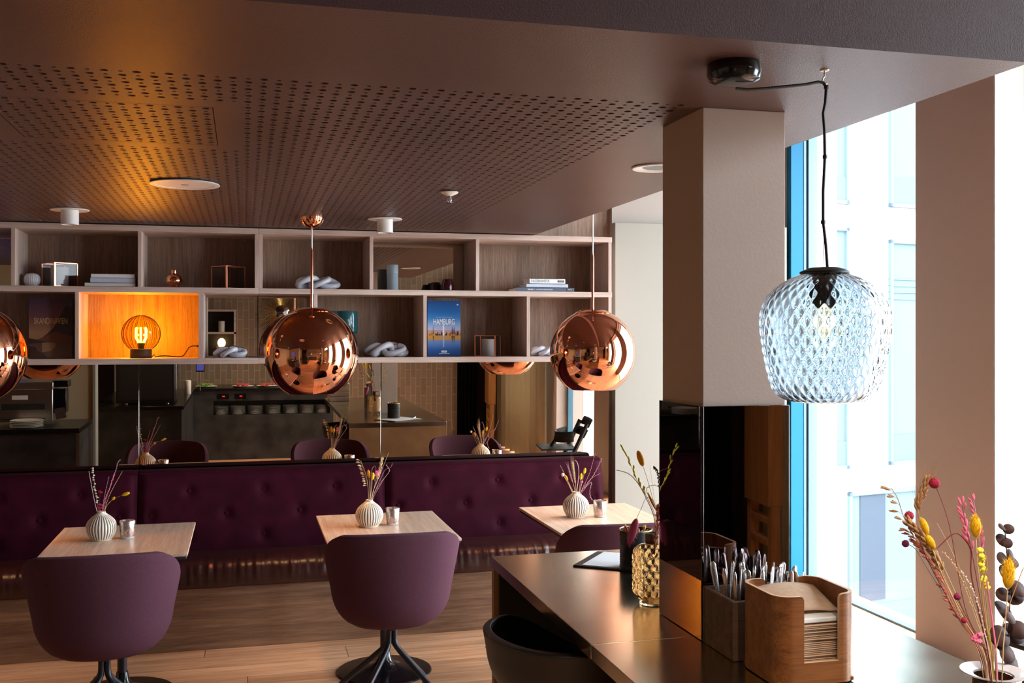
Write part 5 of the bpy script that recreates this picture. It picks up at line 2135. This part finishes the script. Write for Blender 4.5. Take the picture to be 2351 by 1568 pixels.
# big dried bouquet at the right edge
rx, ry = 1.325, 1.60
t = thing('flanged_vase', 'dark metal necked glass vase at the bottom right corner', 'vase', (rx, ry, ZK))
c = MB()
c.lathe([(0, 0), (0.045, 0), (0.05, 0.004), (0.056, 0.03), (0.058, 0.07), (0.052, 0.11), (0.036, 0.13), (0.036, 0.128), (0.05, 0.107), (0.054, 0.07), (0.05, 0.02), (0, 0.01)], 48)
c.build('body', M['honey'], t)
c = MB()
c.lathe([(0.036, 0.131), (0.0365, 0.135), (0.0365, 0.194), (0.034, 0.196), (0.034, 0.131)], 40, cap0=False, cap1=False)
c.build('metal_neck', M['brass_edge'], t)
c = MB()
c.lathe([(0.0345, 0.1965), (0.05, 0.2005), (0.057, 0.204), (0.057, 0.2065), (0.05, 0.205), (0.0345, 0.200), (0.0345, 0.1965)], 56, cap0=False, cap1=False)
c.build('glass_flange', M['ceramic'], t)
w = 1.875
VB = 'flowers in the vase at the bottom right'


def rb(dx=0, dy=0):
    return (rx + dx, ry + dy, ZK + 0.05)


def P2(pts, dw=0.0, b=(0, 0)):
    return img([(1900 + a * 0.3749, 980 + q * 0.375) for a, q in pts], w + dw, rb(b[0], b[1]))


globe('dark pink ball flower on the tallest stem of the right bouquet', P2([(1000, 1440), (930, 1300), (840, 1100), (745, 600), (655, 345)], 0.0, (-.006, 0)), 'dark_pink', 0.0098, 'wine', VB)
wheat('tall wheat ear behind the pink ball in the right bouquet', P2([(980, 1440), (850, 1180), (680, 870), (585, 640), (553, 500), (572, 430), (608, 335)], 0.03, (-.008, .005)), 'tan', 0.32, 0.06, 0.0031, VB)
wheat('wheat ear drooping left in the right bouquet', P2([(960, 1440), (820, 1170), (740, 980), (672, 820), (590, 690), (500, 590)], -0.02, (-.008, -.005)), 'tan', 0.42, 0.02, 0.0034, VB)
oats('brown oat stem reaching furthest left in the right bouquet', P2([(940, 1440), (800, 1170), (640, 850), (540, 690), (470, 560), (430, 440), (390, 375)], 0.02, (-.01, .003)), 'tan', 7, (-1, 0, 0.2), 0.016, 0.0022, 0.6, 'tan', 0.008, VB)
globe('dark ball flower left of the yellow tails in the right bouquet', P2([(950, 1440), (790, 1150), (620, 830), (540, 640), (500, 545)], -0.01, (-.008, -.003)), 'dark_pink', 0.0082, 'wine', VB)
globe('small purple ball flower lowest left in the right bouquet', P2([(950, 1440), (760, 1100), (620, 880), (540, 750), (478, 715)], 0.01, (-.009, .002)), 'plum', 0.0066, 'slate', VB)
tail('upper yellow bunny tail on the left of the right bouquet', P2([(965, 1440), (830, 1170), (700, 900), (610, 655)], -0.03, (-.005, -.004)), 'yellow', 0.030, 0.0062, 'straw', VB, 0.5, hairs=300)
tail('lower yellow bunny tail on the left of the right bouquet', P2([(970, 1440), (850, 1170), (730, 900), (650, 742)], -0.04, (-.004, -.006)), 'yellow', 0.026, 0.0064, 'straw', VB, 0.5, hairs=300)
oats('rust coloured grass plume in the right bouquet', P2([(950, 1440), (800, 1150), (700, 930), (600, 770), (520, 660)], 0.0, (-.006, 0)), 'rust', 30, (-0.7, 0, 0.5), 0.016, 0.0016, 0.35, 'rust', 0.006, VB, 'grass_stem')
globe('plum bud halfway down the right bouquet', P2([(985, 1440), (900, 1260), (830, 1120), (795, 1040)], -0.05, (-.002, -.008)), 'plum', 0.0062, 'wine', VB)
globe('dark red bud low in the right bouquet', P2([(985, 1440), (900, 1290), (835, 1185)], -0.05, (-.001, -.008)), 'dark_pink', 0.005, 'wine', VB)
oats('pink grass spray with upright spikelets in the right bouquet', P2([(1000, 1440), (960, 1200), (890, 800), (850, 620), (822, 470)], 0.02, (.002, .003)), 'pink', 14, None, 0.015, 0.0024, 0.62, 'wine', 0.004, VB, 'grass_stem', 2.4)
oats('second pink grass spray behind the upright yellow tail', P2([(1005, 1440), (975, 1200), (940, 800), (920, 620), (895, 450)], 0.05, (.003, .006)), 'pink', 14, None, 0.015, 0.0024, 0.55, 'mauve', 0.004, VB, 'grass_stem', 2.4)
tail('upright yellow bunny tail in the middle of the right bouquet', P2([(1000, 1440), (960, 1150), (920, 850), (910, 672)], -0.02, (.003, -.004)), 'yellow', 0.038, 0.0088, 'straw', VB, 0.6, hairs=420)
cluster('lemon yellow blossom sprig in the middle of the right bouquet', P2([(1010, 1440), (985, 1200), (960, 950), (945, 760)], -0.03, (.004, -.004)), 'lemon', 12, 0.007, 0.004, 'olive', VB, spanf=0.3)
twig('wine red grass blade arching over in the right bouquet', P2([(990, 1440), (930, 1150), (880, 900), (878, 760), (830, 680), (770, 655), (670, 745)], 0.03, (.001, .004)), 'wine', 0, group=VB, r=0.0014)
twig('wispy straw twig with white buds in the right bouquet', P2([(985, 1440), (900, 1150), (840, 980), (780, 850), (700, 760)], -0.01, (-.002, -.002)), 'straw', 20, 0.0013, 0.45, group=VB, r=0.0006)
twig('white budded twig right of the wispy straw twig', P2([(995, 1440), (960, 1250), (920, 1080), (870, 960), (815, 880)], -0.03, (0, -.005)), 'white_fl', 22, 0.0014, 0.35, group=VB, r=0.0006)
twig('thin straw stem crossing upright in the right bouquet', P2([(985, 1440), (860, 1000), (760, 760), (670, 590)], 0.05, (-.003, .005)), 'straw', 0, group=VB, r=0.0007)
twig('olive stem rising straight in the right bouquet', P2([(1010, 1440), (970, 1200), (945, 1000), (975, 850), (960, 760)], -0.04, (.004, -.006)), 'olive', 0, 0.002, 0.5, group=VB, r=0.0015)
twig('pink stalk on the right of the right bouquet', P2([(1035, 1440), (1010, 1200), (985, 1020), (975, 940)], -0.04, (.007, -.004)), 'pink', 0, group=VB, r=0.0015)
leafy('dark brown eucalyptus branch with round leaves in the right bouquet', P2([(1090, 1440), (1110, 1250), (1115, 1000), (1100, 800), (1085, 620)], 0.06, (.012, .004)), 'leaf_brown', 22, 0.021, 0.12, VB)
tail('fluffy yellow bunny tail nearest the right edge of the photo', P2([(1072, 1440), (1085, 1250), (1103, 985)], -0.06, (.010, -.004)), 'yellow', 0.050, 0.0098, 'straw', VB, 0.8, hairs=480)
twig('bare tan stem leaning to the right edge of the photo', P2([(1030, 1440), (1040, 1330), (1110, 1100), (1200, 860)], -0.07, (.006, -.008)), 'tan', 0, group=VB, r=0.001)
cluster('pink blossom tuft low in the right bouquet', P2([(995, 1440), (930, 1330), (920, 1290)], -0.06, (0, -.008)), 'pink', 8, 0.006, 0.006, 'wine', VB, spanf=0.3)
# ------------------------------------------------------------------ high chair by the windows
t = thing('high_chair', 'black wooden child high chair standing by the window', 'high chair', (3.05, 3.2, 0), 0.15)
for s in (-1, 1):
    c = MB()
    y = s * 0.2
    c.tube([(-0.27, y, 0.02), (0.22, y, 0.02)], 0.018, 8)
    c.tube([(-0.22, y, 0.03), (0.0, y, 0.45), (0.16, y, 0.80)], 0.021, 8)
    c.build('side_frame', M['black_mat'], t)
c = MB()
c.box(-0.28, 0.07, -0.2, 0.2, 0.545, 0.562)
c.build('seat', M['black_mat'], t, bevel=0.005)
c = MB()
c.box(-0.36, -0.03, -0.2, 0.2, 0.27, 0.287)
c.build('foot_plate', M['black_mat'], t, bevel=0.005)
for z0, x0 in ((0.66, 0.115), (0.76, 0.16)):
    c = MB()
    c.grid(lambda i, j: (x0 + 0.04 * j + 0.03 * math.cos((i / 10 - 0.5) * 2.2), 0.21 * (i / 10 * 2 - 1), z0 + 0.075 * j), 10, 1)
    c.build('backrest', M['black_mat'], t, solid=0.012, angle=180)
c = MB()
c.grid(lambda i, j: (-0.19 * math.cos((i / 16 - 0.5) * 2.6) + 0.08, 0.215 * math.sin((i / 16 - 0.5) * 2.6) / math.sin(1.3), 0.64 + 0.10 * j - 0.03 * math.cos((i / 16 - 0.5) * 2.6)), 16, 1)
c.build('baby_rail', M['black_mat'], t, solid=0.012, angle=180)
c = MB()
c.tube([(-0.16, 0, 0.56), (-0.12, 0, 0.62), (-0.105, 0, 0.68)], 0.018, 8)
c.build('crotch_post', M['black_mat'], t)

# ------------------------------------------------------------------ sideboard with toaster (seen in the mirror)
t = thing('sideboard', 'grey sideboard with a black worktop and open end shelf', 'sideboard', (-1.28, 3.06, 0))
c = MB()
c.box(-1.5, -0.03, 0.0, 0.72, 0.0, 0.858)
c.build('body', M['buffet'], t, smooth=False)
c = MB()
c.box(-1.52, 0.0, -0.02, 0.75, 0.86, 0.90)
c.build('worktop', M['buffet_top'], t, bevel=0.002)
c = MB()
c.box(-0.03, -0.004, 0.0, 0.03, 0.03, 0.858)
c.box(-0.03, -0.004, 0.69, 0.72, 0.03, 0.858)
c.box(-0.03, -0.004, 0.03, 0.69, 0.03, 0.06)
c.build('end_frame', M['steel'], t, smooth=False)
t = thing('conveyor_toaster', 'steel conveyor toaster on the sideboard', 'toaster', (-1.72, 3.35, 0.9))
c = MB()
c.box(-0.25, 0.19, -0.2, 0.16, 0.03, 0.30)
c.box(-0.27, 0.20, -0.22, 0.2, 0.30, 0.36)
c.build('housing', M['steel'], t, bevel=0.004)
c = MB()
c.box(-0.2, 0.13, 0.16, 0.165, 0.13, 0.18)
c.box(-0.2, 0.13, 0.16, 0.175, 0.05, 0.06)
c.build('slot', M['black_mat'], t, smooth=False)
c = MB()
c.box(-0.12, 0.0, 0.16, 0.164, 0.215, 0.25)
c.build('warning_label', M['paper'], t, smooth=False)
c = MB()
c.box(0.19, 0.29, 0.0, 0.14, 0.1, 0.3)
c.box(0.19, 0.31, 0.0, 0.16, 0.315, 0.37)
c.build('control_box', M['black_gloss'], t, bevel=0.003)
c = MB()
c.box(0.22, 0.30, 0.03, 0.15, 0.0, 0.09, X=Matrix.Rotation(-0.2, 4, 'Y'))
c.build('tray', M['steel'], t, smooth=False)
pl = None


def plate_stack(x, y, z, n, r, lab, group, dz=0.0085):
    global pl
    for k in range(n):
        if pl is None:
            c = MB()
            c.lathe([(0, 0), (0.6, 0), (0.66, 0.02), (0.97, 0.075), (1.0, 0.085), (0.985, 0.095), (0.65, 0.045), (0.58, 0.03), (0, 0.03)], 36)
            pl = c.build('plate', M['porcelain'])
            o = pl
        else:
            o = pl.copy()
            COL.objects.link(o)
        tag(o, lab, 'plate', group)
        o.location = (x, y, z + k * dz)
        o.scale = (r, r, r)


plate_stack(-1.70, 3.66, 0.9005, 5, 0.126, 'white plate in the stack of five in front of the steel toaster', 'plates by the toaster', 0.0125)
plate_stack(-1.45, 3.45, 0.60, 9, 0.12, 'white plate stacked inside the open end of the sideboard', 'plates inside the sideboard', 0.012)

# ------------------------------------------------------------------ breakfast buffet behind the camera
t = thing('buffet_counter', 'dark slate buffet counter with plate niches, seen in the mirror', 'counter', (0, 0, 0))
c = MB()
c.box(-1.45, -0.60, -0.6, 1.86, 0, 0.86)
c.build('side_run', M['buffet'], t, smooth=False)
c = MB()
c.box(-1.47, -0.58, -0.62, 1.88, 0.862, 0.90)
c.build('side_worktop', M['buffet_top'], t, bevel=0.002)
c = MB()
c.box(-0.6, 1.12, -1.32, -0.62, 0, 0.56)
c.box(-0.6, 1.12, -1.32, -0.95, 0.56, 0.86)
c.box(-0.6, -0.36, -0.95, -0.62, 0.56, 0.86)
c.box(-0.36, 1.12, -0.95, -0.62, 0.74, 0.86)
c.box(1.08, 1.12, -0.95, -0.62, 0.56, 0.74)
c.build('rear_run', M['buffet'], t, smooth=False)
c = MB()
c.box(-0.62, 1.14, -1.325, -0.60, 0.862, 0.90)
c.build('rear_worktop', M['buffet_top'], t, bevel=0.002)
for x in (-0.24, -0.03):
    c = MB()
    c.box(x - 0.07, x + 0.07, -0.62, -0.612, 0.765, 0.83)
    q = c.build('control_panel', M['black_gloss'], t, smooth=False)
    c = MB()
    c.box(x - 0.012, x + 0.02, -0.612, -0.61, 0.79, 0.805)
    c.build('red_display', M['red_led'], q, smooth=False)
for k, x in enumerate((-0.27, -0.065, 0.147, 0.371, 0.585, 0.79, 0.985)):
    plate_stack(x, -0.76, 0.562, 9, 0.098, 'white plate in the row of stacks inside the dark buffet niche', 'plates in the buffet niche', 0.0115)
t = thing('drink_machine', 'tall dark drinks machine on the buffet, seen in the mirror', 'machine', (-0.95, 1.35, 0.9))
c = MB()
c.box(-0.29, 0.27, -0.35, 0.33, 0.02, 0.78)
c.build('cabinet', M['leg'], t, bevel=0.006)
c = MB()
c.box(-0.26, 0.24, 0.33, 0.336, 0.05, 0.76)
c.build('front_panel', M['black_mat'], t, smooth=False)
for x in (-0.2, 0.2):
    c = MB()
    c.lathe([(0, 0), (0.015, 0), (0.012, 0.02), (0, 0.02)], 12, X=T(x, 0.25, 0))
    c.build('foot', M['steel'], t)
c = MB()
c.tube([(0.285, 0.3, 0.04), (0.285, 0.3, 0.76)], 0.006, 8)
c.build('side_rail', M['chrome'], t)
t = thing('tablet_screen', 'small lit blue tablet screen hanging beside the drinks machine', 'screen', (-0.50, -0.2, 1.25))
c = MB()
c.box(-0.05, 0.05, -0.012, 0.0, -0.12, 0.12)
c.build('casing', M['black_gloss'], t, bevel=0.004)
c = MB()
c.box(-0.042, 0.042, 0.0005, 0.0015, -0.105, 0.105)
c.build('display', M['screen'], t, smooth=False)
c = MB()
c.tube([(0, -0.006, -0.12), (0, -0.006, -0.35)], 0.006, 8)
c.build('stand_pole', M['steel'], t)
# food platters
for x, y, col, nm in ((-0.45, -0.85, 'green', 'lettuce leaves'), (0.0, -0.82, 'ham', 'sliced ham'), (0.3, -0.82, 'ham', 'cured sausage'), (0.6, -0.85, 'red', 'red berries')):
    t = thing('food_platter', 'platter of %s on the buffet worktop' % nm, 'platter', (x, y, 0.9), 0, 'platters on the buffet')
    c = MB()
    c.lathe([(0, 0), (0.1, 0), (0.135, 0.012), (0.137, 0.016), (0.1, 0.006), (0, 0.006)], 32)
    c.build('dish', M['porcelain'], t)
    c = MB()
    for k in range(26):
        a, r = FR.uniform(0, 6.28), FR.uniform(0, 0.095)
        c.ell((r * math.cos(a), r * math.sin(a), 0.02 + FR.uniform(0, 0.018)), 0.022, 0.018, 0.012, 7, 5)
    q = c.build('food', M[col], t)
    q['kind'] = 'stuff'
t = thing('white_canister', 'white cylinder canister on the buffet beside the tablet', 'canister', (-0.62, 0.25, 0.9))
c = MB()
c.lathe([(0, 0), (0.035, 0), (0.036, 0.004), (0.036, 0.15), (0.03, 0.158), (0, 0.16)], 24)
c.build('body', M['candle'], t)
t = thing('serving_tongs', 'steel serving tongs on the buffet worktop', 'tongs', (0.82, -0.75, 0.9))
for s in (-1, 1):
    c = MB()
    c.tube([(-0.13, 0, 0.006), (0.0, s * 0.016, 0.008), (0.13, s * 0.02, 0.006)], 0.0045, 6)
    c.build('arm', M['cutlery'], t)
# box shelf on the tiles
t = thing('box_shelf', 'pale wooden two tier box shelf on the tiled wall', 'shelf', (-0.45, -1.33, 1.42))
c = MB()
for z in (0, 0.31, 0.60):
    c.box(-0.36, 0.36, 0.0, 0.2, z, z + 0.025)
for x in (-0.36, 0.335):
    c.box(x, x + 0.025, 0, 0.2, 0.025, 0.6)
c.build('frame', M['shelf'], t, smooth=False)
c = MB()
c.box(-0.335, 0.335, 0.0, 0.006, 0.025, 0.6)
c.build('back_board', M['black_mat'], t, smooth=False)
t = thing('pillar_candle', 'white candle on the upper tier of the box shelf', 'candle', (-0.27, -1.23, 1.755))
c = MB()
c.lathe([(0, 0), (0.04, 0), (0.041, 0.14), (0.03, 0.143), (0, 0.14)], 24)
c.build('wax', M['candle'], t)
t = thing('glowing_bowl_lamp', 'small glowing glass lamp on the lower tier of the box shelf', 'lamp', (-0.27, -1.22, 1.445))
c = MB()
c.lathe([(0, 0), (0.05, 0), (0.065, 0.06), (0.068, 0.12), (0, 0.12)], 28)
c.build('pot', M['candle'], t)
c = MB()
c.ell((0, 0, 0.17), 0.05, 0.05, 0.06, 20, 12)
c.build('bulb', M['bulb'], t)
t = thing('sunburst_ornament', 'gold sunburst wall ornament with thin rays on the tiles', 'wall ornament', (0.5, -1.325, 2.02))
c = MB()
for k in range(72):
    a = 2 * PI * k / 72
    L = 0.34 if k % 2 else 0.29
    c.tube([(0.09 * math.cos(a), 0.004, 0.09 * math.sin(a)), (L * math.cos(a), 0.004, L * math.sin(a))], [0.004, 0.002], 5)
c.build('rays', M['gold'], t)
c = MB()
c.lathe([(0, 0.03), (0.05, 0.026), (0.09, 0.01), (0.1, 0.0), (0, 0)], 36, X=Matrix.Rotation(-PI / 2, 4, 'X'))
c.build('convex_mirror', M['chrome'], t)
# bread basket next to brass counter in the mirror
t = thing('wooden_crate', 'pale slatted crate on the near end of the brass counter, seen in the mirror', 'crate', (1.02, 1.25, ZK))
c = MB()
for q_ in range(4):
    c.box(-0.11, 0.11, -0.15, 0.15, q_ * 0.05, q_ * 0.05 + 0.044)
c.box(-0.105, 0.105, -0.145, 0.145, 0.0, 0.19)
c.build('crate', M['kraft'], t, bevel=0.004)
# wood trolley and dark drape
t = thing('serving_trolley', 'tall beech serving trolley on castors, seen in the mirrors', 'trolley', (3.28, -1.0, 0), 0.1)
c = MB()
c.box(-0.05, 0.05, -0.2, 0.2, 0.62, 1.5)
c.build('side_panel', M['beech'], t, bevel=0.004)
for y in (-0.17, 0.17):
    c = MB()
    c.box(-0.03, 0.03, y - 0.03, y + 0.03, 0.12, 0.62)
    lg = c.build('leg', M['beech'], t, bevel=0.003)
    c = MB()
    c.lathe([(0, -0.014), (0.05, -0.014), (0.056, -0.006), (0.056, 0.006), (0.05, 0.014), (0, 0.014)], 28, X=T(0, y, 0.057) @ Matrix.Rotation(PI / 2, 4, 'Y'))
    c.box(-0.02, 0.02, y - 0.012, y + 0.012, 0.1, 0.125)
    c.build('castor', M['black_mat'], lg)
for z in (0.2, 0.36, 0.5):
    c = MB()
    c.box(-0.03, 0.03, -0.14, 0.14, z, z + 0.04)
    c.build('rail', M['beech'], t, bevel=0.003)
t = thing('dark_drape', 'black floor length drape at the end of the tiled wall', 'drape', (3.0, -1.2, 0.02))
c = MB()
c.grid(lambda i, j: (-0.14 + 0.30 * i / 40, 0.035 * math.sin(i * 0.9), 2.6 * j / 2), 40, 2)
c.build('cloth', M['void'], t, solid=0.004, angle=180)
# beige curtain along the window wall
t = thing('beige_curtain', 'floor length beige curtain in folds beside the windows', 'curtain', (3.5, -0.6, 0.02))
c = MB()
c.grid(lambda i, j: (0.045 * math.sin(i * 0.55) + 0.012 * math.sin(i * 1.7), -1.15 + 2.65 * i / 120, 2.6 * j / 3), 120, 3)
c.build('cloth', M['curtain'], t, solid=0.003, angle=180)
# screen on the partition wall, seen in the copper globes
t = thing('wall_television', 'lit purple television screen on the cream wall, reflected in the copper globes', 'television', (-2.3, 2.985, 1.6))
c = MB()
c.box(-0.5, 0.5, 0.0, 0.04, -0.29, 0.29)
c.build('casing', M['black_gloss'], t, bevel=0.004)
c = MB()
c.box(-0.48, 0.48, 0.041, 0.043, -0.27, 0.27)
c.build('display', M['screen'], t, smooth=False)

# ------------------------------------------------------------------ light
# warm downlights over the buffet and the back of the room (fittings as in the ceiling)
for k, (x, y) in enumerate(((-0.9, 2.2), (0.1, 0.35), (1.0, 0.35), (2.2, 0.2), (-2.4, 3.9))):
    z = ZH if y < YF else ZC
    copy_thing(dl, (x, y, z), 0, ('white cylinder downlight over the drinks machine', 'white cylinder downlight over the plate niche', 'white cylinder downlight over the brass counter end',
                                  'white cylinder downlight near the curtain', 'white cylinder downlight over the left end of the bench')[k])
    point_light('downlight_beam', (x, y, z - 0.08), 42 if z == ZH else 8, (1, 0.85, 0.68), 0.03, spot=math.radians(100))

wd = bpy.data.worlds.new('daylight')
SC.world = wd
wd.use_nodes = True
bg = wd.node_tree.nodes['Background']
bg.inputs['Color'].default_value = (0.87, 0.935, 1.0, 1)
bg.inputs['Strength'].default_value = 5.0
sd = bpy.data.lights.new('sun', 'SUN')
sd.energy = 1.5
sd.angle = math.radians(1.0)
sd.color = (1, 0.97, 0.92)
so = bpy.data.objects.new('sun', sd)
COL.objects.link(so)
so.rotation_euler = Vector((0.45, 0.72, -0.75)).to_track_quat('-Z', 'Y').to_euler()

SC.view_settings.view_transform = 'Standard'
SC.view_settings.look = 'None'
SC.view_settings.gamma = 1.0
SC.view_settings.exposure = 2.1
SC.view_settings.use_curve_mapping = False
cy_ = SC.cycles
cy_.use_denoising = True
cy_.max_bounces = 12
cy_.diffuse_bounces = 5
cy_.glossy_bounces = 6
cy_.transmission_bounces = 12
cy_.transparent_max_bounces = 24
cy_.sample_clamp_indirect = 6.0
cy_.caustics_reflective = False
cy_.caustics_refractive = False
cy_.blur_glossy = 0.5
